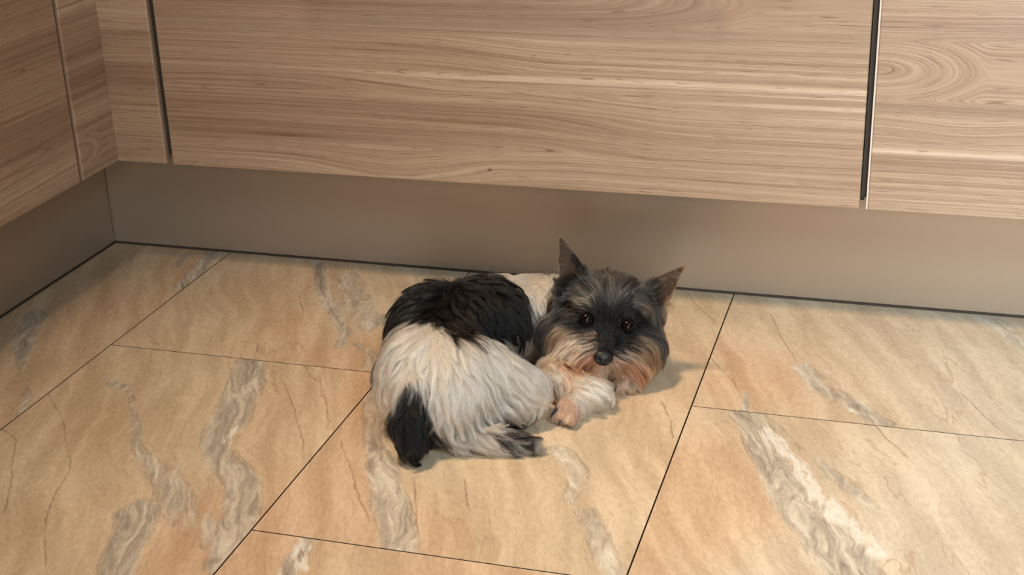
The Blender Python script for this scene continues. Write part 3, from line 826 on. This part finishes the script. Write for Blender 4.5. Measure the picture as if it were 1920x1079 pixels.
HUES = [
 (-9.41,-5.08,10.28,'K'),
 (-8.35,-4.26,10.78,'K'),
 (-6.77,-2.93,11.06,'K'),
 (-5.62,-5.03,10.44,'K'),
 (-4.10,-1.51,10.38,'K'),
 (-2.77,0.80,10.29,'K'),
 (-3.00,-3.06,9.51,'K'),
 (-1.37,-1.50,9.39,'K'),
 (-0.28,-1.47,8.75,'K'),
 (0.52,-1.57,7.86,'K'),
 (1.03,-1.86,6.45,'K'),
 (-4.52,-7.47,9.13,'K'),
 (-3.00,-5.97,7.82,'K'),
 (-1.44,-3.92,6.85,'K'),
 (-0.07,-2.87,6.63,'K'),
 (-6.07,-7.87,9.94,'K'),
 (-7.41,-7.24,10.29,'K'),
 (-1.95,-3.77,8.00,'K'),
 (-3.52,-4.88,9.13,'K'),
 (-10.21,-5.76,9.72,'K'),
 (1.23,-1.11,7.33,'K'),
 (-5.49,-9.53,9.51,'K'),
 (-0.54,0.08,9.61,'K'),
 (-10.21,-9.80,9.49,'W'),
 (-8.61,-9.76,10.00,'W'),
 (-11.13,-12.23,8.63,'W'),
 (-8.97,-12.84,9.42,'W'),
 (-6.91,-12.84,9.36,'W'),
 (-5.41,-11.92,9.17,'W'),
 (-3.87,-12.00,8.88,'W'),
 (-2.35,-10.40,8.66,'W'),
 (-1.19,-3.93,5.94,'W'),
 (0.15,-2.81,4.77,'W'),
 (-11.63,-13.65,7.04,'W'),
 (-9.41,-15.35,7.81,'W'),
 (-7.38,-15.02,8.15,'W'),
 (-5.37,-14.69,7.93,'W'),
 (-2.86,-13.66,7.35,'W'),
 (-0.32,-12.24,6.58,'W'),
 (2.22,-9.78,5.15,'W'),
 (3.31,-10.72,4.27,'W'),
 (1.17,1.35,1.28,'W'),
 (-7.89,-16.84,6.24,'W'),
 (-5.87,-16.90,6.21,'W'),
 (-3.88,-16.32,5.85,'W'),
 (-1.41,-13.97,4.58,'W'),
 (1.15,-13.13,3.49,'W'),
 (2.74,-12.32,3.91,'W'),
 (-6.43,-17.69,4.37,'W'),
 (-4.89,-17.20,5.20,'W'),
 (-10.71,-16.05,6.50,'W'),
 (-12.24,-13.48,5.83,'W'),
 (-7.01,-10.30,9.90,'W'),
 (-0.85,-13.16,5.89,'W'),
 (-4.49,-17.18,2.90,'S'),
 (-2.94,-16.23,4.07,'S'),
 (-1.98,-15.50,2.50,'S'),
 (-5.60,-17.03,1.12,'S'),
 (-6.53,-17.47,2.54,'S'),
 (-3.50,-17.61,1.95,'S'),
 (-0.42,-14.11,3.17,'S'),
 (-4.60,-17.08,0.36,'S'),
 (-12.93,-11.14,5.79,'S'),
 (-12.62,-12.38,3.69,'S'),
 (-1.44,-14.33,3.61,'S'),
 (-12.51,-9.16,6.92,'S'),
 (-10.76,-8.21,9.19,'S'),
 (-12.84,-10.86,6.24,'D'),
 (-10.61,-18.98,4.62,'K'),
 (-9.84,-18.55,5.49,'K'),
 (-9.10,-19.06,4.62,'K'),
 (-8.40,-17.47,5.45,'K'),
 (-9.91,-19.54,3.20,'K'),
 (-8.47,-19.49,1.99,'K'),
 (-10.60,-18.71,2.97,'K'),
 (-8.47,-19.21,1.57,'K'),
 (-8.62,-17.10,6.40,'K'),
 (-9.35,-17.73,6.18,'K'),
 (-11.04,-18.32,3.89,'K'),
 (-8.02,-17.45,3.15,'K'),
 (-1.52,-14.92,1.30,'D'),
 (0.06,-17.31,1.96,'D'),
 (1.57,-17.86,1.64,'D'),
 (-0.72,-17.97,1.48,'D'),
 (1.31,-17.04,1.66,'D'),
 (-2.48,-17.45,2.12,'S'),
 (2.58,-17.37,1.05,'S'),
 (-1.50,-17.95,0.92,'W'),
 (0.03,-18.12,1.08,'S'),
 (2.45,-0.17,6.26,'W'),
 (2.17,-0.68,4.65,'W'),
 (2.60,0.41,2.88,'W'),
 (3.19,1.94,7.79,'W'),
 (2.14,-0.73,5.60,'W'),
 (2.64,2.89,0.80,'W'),
 (1.99,3.41,8.75,'W'),
 (3.10,2.51,8.17,'W'),
 (2.48,0.51,7.19,'W'),
 (2.41,-0.46,5.16,'W'),
 (3.51,0.34,2.89,'W'),
 (2.89,2.99,0.78,'W'),
 (4.26,3.43,8.37,'W'),
 (3.93,-6.47,3.65,'W'),
 (4.71,-7.38,3.17,'W'),
 (4.42,-7.59,2.68,'W'),
 (4.99,-7.24,3.39,'W'),
 (6.87,-7.56,3.19,'W'),
 (8.14,-9.02,2.97,'W'),
 (8.88,-10.08,1.99,'W'),
 (7.27,-10.24,2.42,'W'),
 (6.72,-10.66,2.35,'W'),
 (8.05,-10.51,1.64,'W'),
 (7.79,-10.27,0.62,'W'),
 (7.07,-8.94,2.97,'W'),
 (8.64,-9.53,2.62,'W'),
 (5.86,-12.01,1.89,'P'),
 (4.81,-11.89,1.56,'P'),
 (4.66,-7.93,1.63,'R'),
 (4.61,-10.81,1.71,'P'),
 (5.45,-8.56,1.32,'P'),
 (5.21,-8.13,2.62,'P'),
 (7.50,-10.78,1.49,'W'),
 (5.56,-12.76,1.22,'P'),
 (11.10,-4.95,1.59,'P'),
 (11.91,-5.27,1.91,'W'),
 (10.06,-3.91,1.60,'P'),
 (10.49,-5.78,1.28,'P'),
 (8.70,0.36,10.72,'G'),
 (10.15,-3.06,9.70,'G'),
 (10.68,-3.39,9.23,'G'),
 (9.34,-2.99,9.70,'G'),
 (10.22,-2.04,10.46,'G'),
 (10.86,-0.73,10.80,'G'),
 (8.88,-1.49,10.57,'G'),
 (10.42,1.32,10.59,'G'),
 (12.05,1.10,10.20,'G'),
 (7.25,-0.71,10.00,'G'),
 (8.55,-2.31,10.03,'G'),
 (12.14,-2.13,9.84,'G'),
 (13.63,-0.80,9.54,'G'),
 (5.85,-0.48,8.74,'G'),
 (5.25,-1.05,7.18,'G'),
 (14.54,-0.01,7.66,'G'),
 (15.49,-0.48,6.25,'G'),
 (9.45,-1.24,10.75,'G'),
 (11.36,-1.48,10.49,'G'),
 (13.09,0.77,9.60,'G'),
 (6.10,-1.11,8.09,'D'),
 (4.66,-2.07,7.04,'D'),
 (4.07,-2.75,6.45,'D'),
 (3.77,-3.14,5.60,'D'),
 (4.03,0.77,5.80,'D'),
 (4.29,1.27,6.50,'D'),
 (5.20,-2.62,7.15,'D'),
 (5.04,1.59,6.95,'D'),
 (6.31,-2.49,7.48,'D'),
 (7.40,-2.98,8.08,'D'),
 (15.66,-1.95,4.08,'D'),
 (15.21,-3.27,4.52,'D'),
 (6.86,-2.63,7.82,'D'),
 (6.43,-0.17,9.50,'D'),
 (15.55,-0.54,6.29,'D'),
 (14.83,-3.15,5.08,'D'),
 (15.35,-1.65,4.64,'D'),
 (13.79,-2.26,7.45,'D'),
 (6.73,-0.10,10.67,'D'),
 (14.43,-0.78,10.15,'D'),
 (13.78,-2.46,6.32,'D'),
 (7.86,-2.89,8.99,'V'),
 (8.51,-3.07,9.28,'V'),
 (13.31,-2.63,8.10,'V'),
 (13.79,-2.21,7.66,'V'),
 (9.28,-3.81,8.26,'B'),
 (10.10,-3.89,8.27,'B'),
 (11.19,-3.87,7.93,'B'),
 (10.05,-4.43,6.72,'B'),
 (9.72,-5.42,5.98,'B'),
 (10.89,-4.16,6.57,'B'),
 (11.46,-3.83,7.31,'B'),
 (9.26,-4.00,7.45,'B'),
 (10.56,-5.00,5.77,'B'),
 (9.30,-6.03,5.56,'B'),
 (10.24,-5.78,5.41,'B'),
 (9.71,-6.29,5.37,'B'),
 (9.28,-5.38,5.98,'B'),
 (10.54,-5.21,5.56,'B'),
 (9.48,-4.89,6.35,'B'),
 (12.03,-3.64,6.00,'B'),
 (8.90,-3.75,8.13,'B'),
 (7.95,-2.99,8.07,'B'),
 (12.60,-3.35,7.54,'B'),
 (7.51,-2.98,7.83,'B'),
 (8.62,-3.80,7.08,'B'),
 (11.63,-3.80,7.59,'B'),
 (12.87,-3.39,6.16,'B'),
 (13.00,-3.12,6.94,'B'),
 (7.12,-3.03,7.51,'B'),
 (5.71,-3.64,6.80,'T'),
 (4.03,-3.60,5.32,'T'),
 (6.80,-3.81,6.66,'T'),
 (3.51,1.93,1.51,'T'),
 (5.13,-4.08,6.11,'T'),
 (11.42,-4.42,4.99,'T'),
 (12.82,-4.01,5.54,'T'),
 (14.19,-4.08,4.92,'T'),
 (15.04,-3.90,3.90,'T'),
 (15.32,-2.93,2.41,'T'),
 (13.60,-4.61,4.59,'T'),
 (12.51,-4.52,5.00,'T'),
 (8.41,-4.30,5.99,'P'),
 (7.58,-4.42,5.59,'P'),
 (6.20,-4.62,5.42,'P'),
 (5.09,-4.37,4.13,'P'),
 (4.48,-6.31,3.86,'P'),
 (7.80,-5.37,5.12,'P'),
 (6.73,-4.88,4.62,'P'),
 (8.62,-5.46,5.44,'P'),
 (3.95,-5.71,3.89,'P'),
 (11.07,-5.41,4.62,'P'),
 (13.31,-4.90,3.70,'P'),
 (5.27,-6.99,3.56,'P'),
 (6.34,-7.26,3.36,'P'),
 (7.75,-6.05,2.72,'P'),
 (6.11,-6.31,3.51,'R'),
 (7.02,-3.76,2.67,'R'),
 (8.04,-5.82,3.94,'R'),
 (11.37,-5.03,2.72,'R'),
 (13.04,-4.85,2.58,'R'),
 (13.92,-4.23,2.13,'R'),
 (12.20,-4.97,2.67,'R'),
 (7.77,-5.84,4.32,'R'),
 (8.42,-5.90,3.96,'R'),
 (7.14,-5.39,4.12,'R'),
 (11.73,-5.46,3.89,'R'),
 (12.65,-4.92,3.24,'R'),
 (12.21,-4.91,4.16,'O'),
 (14.16,-4.55,3.14,'O'),
 (14.38,-3.45,1.83,'O'),
 (13.32,-4.77,1.92,'O'),
 (12.73,-5.32,1.48,'O'),
 (10.52,-5.49,2.97,'O'),
 (14.74,-4.23,3.76,'O'),
 (9.69,-5.52,3.01,'P'),
 (10.06,-3.91,1.60,'P'),
 (8.94,-6.43,4.80,'P'),
 (5.93,-0.62,13.58,'E'),
 (6.47,-0.38,12.28,'E'),
 (5.66,-0.88,14.87,'E'),
 (6.46,-0.21,11.32,'E'),
 (16.16,-0.39,9.29,'E'),
 (17.04,-0.89,10.97,'E'),
 (15.91,-0.26,8.33,'E'),
 (16.41,-0.64,10.29,'E'),
 (17.44,-1.13,11.65,'E'),
 (7.73,-0.75,12.31,'D'),
 (7.27,-0.65,13.24,'D'),
 (7.99,-0.77,11.50,'D'),
 (14.65,-0.51,9.68,'D'),
 (15.08,-0.15,8.92,'D'),
]

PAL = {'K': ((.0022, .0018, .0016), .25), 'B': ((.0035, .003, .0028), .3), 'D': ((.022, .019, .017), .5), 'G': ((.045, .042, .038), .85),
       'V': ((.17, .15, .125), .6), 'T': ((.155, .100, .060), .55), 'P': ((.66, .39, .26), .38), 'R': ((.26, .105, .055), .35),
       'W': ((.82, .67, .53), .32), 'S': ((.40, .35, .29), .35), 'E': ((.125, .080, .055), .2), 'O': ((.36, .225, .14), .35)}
CB = np.array(COMB); HU = np.array([h[:3] for h in HUES])
HC_ = np.array([PAL[h[3]][0] for h in HUES]); HV_ = np.array([PAL[h[3]][1] for h in HUES])
def idw(p, seeds, vals, power):
    out = np.empty((len(p), vals.shape[1]))
    for i in range(0, len(p), 20000):
        d2 = ((p[i:i + 20000, None, :] - seeds[None]) ** 2).sum(-1) + .02
        w = d2 ** (-power / 2); out[i:i + 20000] = w @ vals / w.sum(1, keepdims=True)
    return out
K_ = 0.0106
DOG_LOC = (0.68204, -0.28248, 0.0); DOG_ROT = 0.28787
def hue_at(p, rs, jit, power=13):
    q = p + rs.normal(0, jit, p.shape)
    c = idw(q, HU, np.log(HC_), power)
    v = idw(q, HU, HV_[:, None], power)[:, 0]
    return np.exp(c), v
def hair_mat():
    m = bpy.data.materials.new('dog_hair'); m.use_nodes = True; nt = m.node_tree
    for n in list(nt.nodes): nt.nodes.remove(n)
    o = nt.nodes.new('ShaderNodeOutputMaterial'); h = nt.nodes.new('ShaderNodeBsdfHairPrincipled')
    a = nt.nodes.new('ShaderNodeAttribute'); a.attribute_name = 'hue'
    try: h.model = 'CHIANG'
    except Exception: pass
    h.parametrization = 'COLOR'
    nt.links.new(a.outputs['Color'], h.inputs['Color'])
    h.inputs['Roughness'].default_value = 0.38
    h.inputs['Radial Roughness'].default_value = 0.55
    h.inputs['Random Roughness'].default_value = 0.2
    h.inputs['IOR'].default_value = 1.38
    nt.links.new(h.outputs[0], o.inputs[0])
    return m
def build_dog():
    from mathutils.kdtree import KDTree
    rs = np.random.RandomState(11)
    F = build_grid()
    V, Q = surface_nets(F)
    gx, gy, gz = np.gradient(F, VOX)
    shp = np.array(F.shape)
    def look(A, p):                                   # trilinear lookup in the grid
        q = np.clip((p - GLO) / VOX, 0, shp - 1.001); i = q.astype(int); f = q - i; r = 0
        for a in (0, 1):
            for b in (0, 1):
                for c in (0, 1):
                    w = (f[:, 0] if a else 1 - f[:, 0]) * (f[:, 1] if b else 1 - f[:, 1]) * (f[:, 2] if c else 1 - f[:, 2])
                    r = r + w * A[i[:, 0] + a, i[:, 1] + b, i[:, 2] + c]
        return r
    def grad(p):
        q = np.clip(np.rint((p - GLO) / VOX), 0, shp - 1).astype(int)
        t = tuple(q.T); g = np.stack([gx[t], gy[t], gz[t]], -1)
        return g / (np.linalg.norm(g, axis=1, keepdims=True) + 1e-6)
    root = empty('dog', DOG_LOC, 'small long-haired white terrier with black saddle and grey-tan face, curled up on the floor', 'dog')
    root.rotation_euler = (0, 0, DOG_ROT)
    # ---- body
    me = bpy.data.meshes.new('body'); me.from_pydata((V * K_).tolist(), [], Q.tolist())
    c, _ = hue_at(V, rs, .02)
    set_attr(me, 'hue', np.concatenate([c * .5, np.ones((len(c), 1))], 1), 'FLOAT_COLOR')  # skin painted darker than the hair, deepens the shade between locks
    m, nt, b = newmat('dog_skin'); g = G(nt)
    nt.links.new(g.attr('hue').outputs['Color'], b.inputs['Base Color'])
    b.inputs['Roughness'].default_value = .7; b.inputs['Specular IOR Level'].default_value = .2
    nt.links.new(g.bump(g.noise(g.n('ShaderNodeTexCoord').outputs['Object'], 900.0, 3, .6), .5, .001), b.inputs['Normal'])
    body = link('body', me, root, m); smooth(body)
    # ---- coat
    tri = np.concatenate([Q[:, [0, 1, 2]], Q[:, [0, 2, 3]]])
    A, B, Cc = V[tri[:, 0]], V[tri[:, 1]], V[tri[:, 2]]
    area_ = np.linalg.norm(np.cross(B - A, Cc - A), axis=1) / 2
    def sample(n, wgt=None):
        w = area_ if wgt is None else area_ * wgt
        cdf = np.cumsum(w); k = np.searchsorted(cdf, rs.rand(n) * cdf[-1])
        u, v = rs.rand(2, n); f = u + v > 1; u[f] = 1 - u[f]; v[f] = 1 - v[f]
        return A[k] + u[:, None] * (B[k] - A[k]) + v[:, None] * (Cc[k] - A[k])
    cen = (A + B + Cc) / 3
    inhead = np.linalg.norm((cen - HC) @ HM.T / np.array((7, 6.5, 7.2)), axis=1) < 1
    isear = (cen[:, 2] > 10.6) & (cen[:, 0] < 8.3) & (cen[:, 0] > 3.5) & (cen[:, 1] > -3) & (cen[:, 1] < 1.2) & (np.abs(cen[:, 1] + .5) < 1.3)
    isear |= (cen[:, 0] > 15.0) & (cen[:, 2] > 7.0)
    wb = np.where(inhead, 0, 1.0) * (cen[:, 2] > .3)
    wh = np.where(inhead, 1.0, 0) * (cen[:, 2] > .3)
    def blocked(p):                                   # keep eyes, nose and the underside free
        bad = p[:, 2] < .25
        for e in EYES: bad |= np.linalg.norm(p - (e + HF * .45), axis=1) < .50
        bad |= np.linalg.norm((p - NOSE - HF * .2) @ HM.T / np.array((1.05, .95, 1.2)), axis=1) < 1
        return bad
    NP = 10
    def ear_w(p):
        w = np.zeros(len(p)); dr = np.zeros((len(p), 3))
        for (a, b, c) in EARS:
            a, b, c = (np.array(v) for v in (a, b, c)); mid = (a + b) / 2; ax = (c - mid) / np.linalg.norm(c - mid)
            y = (p - mid) @ ax / np.linalg.norm(c - mid)
            m = (y > .06) & (d_tri(p, a, b, c, 0) < 1.15)
            w[m] = 1; dr[m] = ax
        return w, dr
    def grow(p0, scale_len, seed_jit):
        n = len(p0)
        kk = idw(p0, CB[:, :3], CB[:, 3:], 5)
        L = kk[:, 3] * scale_len; lift = kk[:, 4]
        ew, ed = ear_w(p0)
        L = np.where(ew > 0, .35 + .5 * rs.rand(n) ** 2, L); kk[:, :3] = np.where(ew[:, None] > 0, ed, kk[:, :3]); lift = np.where(ew > 0, .05, lift)
        H_ = np.minimum(lift * 3.0, L * .38) * (0.25 + .75 * rs.rand(n) ** .7)
        nrm = grad(p0)
        d = nrm * (.55 + lift[:, None]) + kk[:, :3] * .8 + rs.normal(0, seed_jit, (n, 3))
        d /= np.linalg.norm(d, axis=1, keepdims=True)
        P_ = [p0]; p = p0.copy(); st = L / (NP - 1)
        f = kk[:, :3]
        for i in range(1, NP):
            if i % 2 == 0: f = np.where(ew[:, None] > 0, ed, idw(p, CB[:, :3], CB[:, 3:6], 5))
            nn = grad(p); s = look(F, p)
            f2 = f - nn * (f * nn).sum(1, keepdims=True); f2 /= np.linalg.norm(f2, axis=1, keepdims=True) + 1e-3
            tgt = H_ * min(1, i / 3.5)
            d = d * .55 + f2 * .62 - nn * np.clip((s - tgt) * .9, -.8, .8)[:, None] + np.array((0, 0, -.10))
            d += rs.normal(0, seed_jit * .35, (n, 3))
            d /= np.linalg.norm(d, axis=1, keepdims=True)
            p = p + d * st[:, None]
            s = look(F, p); push = np.clip(.06 - s, 0, None)
            p = p + grad(p) * push[:, None]
            p[:, 2] = np.maximum(p[:, 2], .10 + .1 * rs.rand(n))
            P_.append(p.copy())
        return np.stack(P_, 1), L
    HM_ = hair_mat()
    def coat(name, n, wgt, spacing_n, clump, wave, rad, jit, lenvar, label=None):
        r0 = sample(n, wgt); r0 = r0[~blocked(r0)]
        g0 = sample(spacing_n, wgt); g0 = g0[~blocked(g0)]
        ng = len(g0)
        GP, GL = grow(g0, rs.uniform(.85, 1.15, ng), .10)
        SP, SL = grow(r0, rs.uniform(1 - lenvar, 1.08, len(r0)), jit)
        kd = KDTree(ng)
        for i, q in enumerate(g0): kd.insert(q, i)
        kd.balance()
        gi = np.array([kd.find(q)[1] for q in r0])
        t = np.linspace(0, 1, NP)
        off = r0 - g0[gi]
        # lock wave, shared by the hairs of a lock
        ph = rs.uniform(0, 6.28, ng); am = wave * rs.uniform(.3, 1.0, ng) * np.clip(GL / 3, 0, 1.2); fr = rs.uniform(3.0, 6.0, ng)
        tan = GP[:, -1] - GP[:, 0]; tan /= np.linalg.norm(tan, axis=1, keepdims=True) + 1e-6
        side = np.cross(tan, grad(g0)); side /= np.linalg.norm(side, axis=1, keepdims=True) + 1e-6
        W = side[:, None, :] * (am[:, None] * np.sin(ph[:, None] + fr[:, None] * t[None]) * t[None] ** .8)[..., None]
        GP = GP + W
        lf = np.clip(SL / np.maximum(GL[gi], .1), .4, 1.4)
        c = (clump * np.clip(t * 1.5, 0, 1) ** 1.1)[None] * rs.uniform(.55, 1.0, len(r0))[:, None]
        fly = rs.rand(len(r0)) < .06
        c[fly] *= .25
        same = (np.linalg.norm(SP[:, -1] - GP[gi][:, -1], axis=1) < 2.2)
        c[~same] *= .2
        P_ = SP * (1 - c[..., None]) + (GP[gi] + off[:, None, :] * .14) * c[..., None]
        P_[fly] += (rs.normal(0, .22, (fly.sum(), 1, 3)) * (t ** 1.5)[None, :, None])
        P_[..., 2] = np.maximum(P_[..., 2], .09)
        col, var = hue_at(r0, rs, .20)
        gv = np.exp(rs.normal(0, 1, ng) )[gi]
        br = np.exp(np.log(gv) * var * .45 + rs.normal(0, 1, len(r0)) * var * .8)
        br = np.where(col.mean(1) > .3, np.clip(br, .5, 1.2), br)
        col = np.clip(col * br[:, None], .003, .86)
        npt = len(P_)
        cu = bpy.data.hair_curves.new(name)
        cu.add_curves([NP] * npt)
        cu.attributes['position'].data.foreach_set('vector', (P_ * K_).astype(np.float32).ravel()) if 'position' in cu.attributes else cu.position_data.foreach_set('vector', (P_ * K_).astype(np.float32).ravel())
        ra = cu.attributes.get('radius') or cu.attributes.new('radius', 'FLOAT', 'POINT')
        R_ = (rad * K_) * (1 - .75 * t ** 1.6)[None] * rs.uniform(.7, 1.3, (npt, 1))
        ra.data.foreach_set('value', R_.astype(np.float32).ravel())
        hu = cu.attributes.new('hue', 'FLOAT_COLOR', 'CURVE')
        hu.data.foreach_set('color', np.concatenate([col, np.ones((npt, 1))], 1).astype(np.float32).ravel())
        cu.materials.append(HM_)
        o = bpy.data.objects.new(name, cu); COL.objects.link(o); o.parent = root
        if label: o['label'] = label
        return o
    DN = 1.0
    coat('body_fur', int(110000 * DN), wb, 1500, .96, .60, .0165, .10, .35, 'long wavy white fur with a black saddle and black tail')
    coat('head_fur', int(80000 * DN), wh * np.where(isear, .8, 1.0), 1900, .84, .26, .0135, .08, .35, 'grey, black and tan facial fur')
    # ---- eyes
    for k, e in enumerate(EYES):
        bm = bmesh.new(); bmesh.ops.create_uvsphere(bm, u_segments=40, v_segments=28, radius=.78 * K_)
        bmesh.ops.rotate(bm, verts=bm.verts, cent=(0, 0, 0), matrix=Matrix(((HS[0], HT[0], HF[0]), (HS[1], HT[1], HF[1]), (HS[2], HT[2], HF[2]))))
        me = bpy.data.meshes.new('eye'); bm.to_mesh(me); bm.free()
        co = np.empty(len(me.vertices) * 3); me.vertices.foreach_get('co', co); co = co.reshape(-1, 3)
        look_ = HF + np.array((0, 0, .12)); look_ /= np.linalg.norm(look_)
        set_attr(me, 'gaze', np.degrees(np.arccos(np.clip((co / np.linalg.norm(co, axis=1, keepdims=True)) @ look_, -1, 1))))
        o = link('eye', me, root, EYEM); smooth(o); o.location = tuple((e + HF * .12) * K_); o['label'] = 'glossy dark brown eye'
    # ---- nose
    bm = bmesh.new(); bmesh.ops.create_uvsphere(bm, u_segments=56, v_segments=40, radius=1)
    for v in bm.verts:
        s, t, f = v.co.x, v.co.z, -v.co.y
        w = 1.0 - .22 * max(0, -t) ; w2 = .30 * math.exp(-(s / .22) ** 2) * max(0, f) * (1 if t < .1 else .3)
        pit = 0
        for sg in (-1, 1): pit += math.exp(-((s - sg * .47) / .20) ** 2 - ((t + .12) / .22) ** 2)
            # comma slit outwards
        q = hp(0, 0, 0) * 0 + HS * (s * 1.02 * w) + HT * (t * .80) + HF * (f * .62 - w2 * .16 - pit * .34 * max(0, f))
        v.co = Vector(tuple(q * K_))
    me = bpy.data.meshes.new('nose'); bm.to_mesh(me); bm.free()
    o = link('nose', me, root, NOSEM); smooth(o); o.location = tuple((NOSE + HF * .25) * K_); o['label'] = 'moist black nose'
    # ---- claws
    for (c0, c1) in (((4.5, -11.6, 1.45), (3.8, -12.2, .75)), ((5.0, -12.3, .9), (4.6, -13.0, .35)), ((10.9, -5.7, 1.2), (10.5, -6.6, .5))):
        bm = bmesh.new(); a = np.array(c0); b_ = np.array(c1); rings = []
        for i in range(7):
            u = i / 6; c_ = a + (b_ - a) * u + np.array((0, 0, .18 * math.sin(u * 3.14)))
            r_ = .17 * (1 - u) ** .6 + .02
            rings.append([bm.verts.new(tuple((c_ + np.array((math.cos(w) * r_, math.sin(w) * r_ * .7, math.sin(w) * r_ * .7))) * K_)) for w in np.linspace(0, 6.283, 10, endpoint=False)])
        for r1, r2 in zip(rings[:-1], rings[1:]):
            for i in range(10): bm.faces.new((r1[i], r1[(i + 1) % 10], r2[(i + 1) % 10], r2[i]))
        bm.faces.new(rings[-1]); bm.faces.new(rings[0][::-1])
        bmesh.ops.recalc_face_normals(bm, faces=bm.faces)
        me = bpy.data.meshes.new('claw'); bm.to_mesh(me); bm.free()
        o = link('claw', me, root, NOSEM); smooth(o)
    return root
def eye_mat():
    m, nt, b = newmat('dog_eye'); g = G(nt)
    a = g.attr('gaze').outputs['Fac']
    nt.links.new(g.ramp(g.math('DIVIDE', a, 90.0), [(0.0, (.003, .002, .002)), (.34, (.003, .002, .002)), (.38, (.006, .0035, .0025)), (.62, (.004, .003, .002)), (.70, (.005, .003, .002))]), b.inputs['Base Color'])
    b.inputs['Roughness'].default_value = .1; b.inputs['Specular IOR Level'].default_value = .16
    return m
EYEM = eye_mat()
NOSEM = plain('dog_nose', (.007, .006, .006), .45, 0, .4, (500.0, .5, .0006))
build_dog()
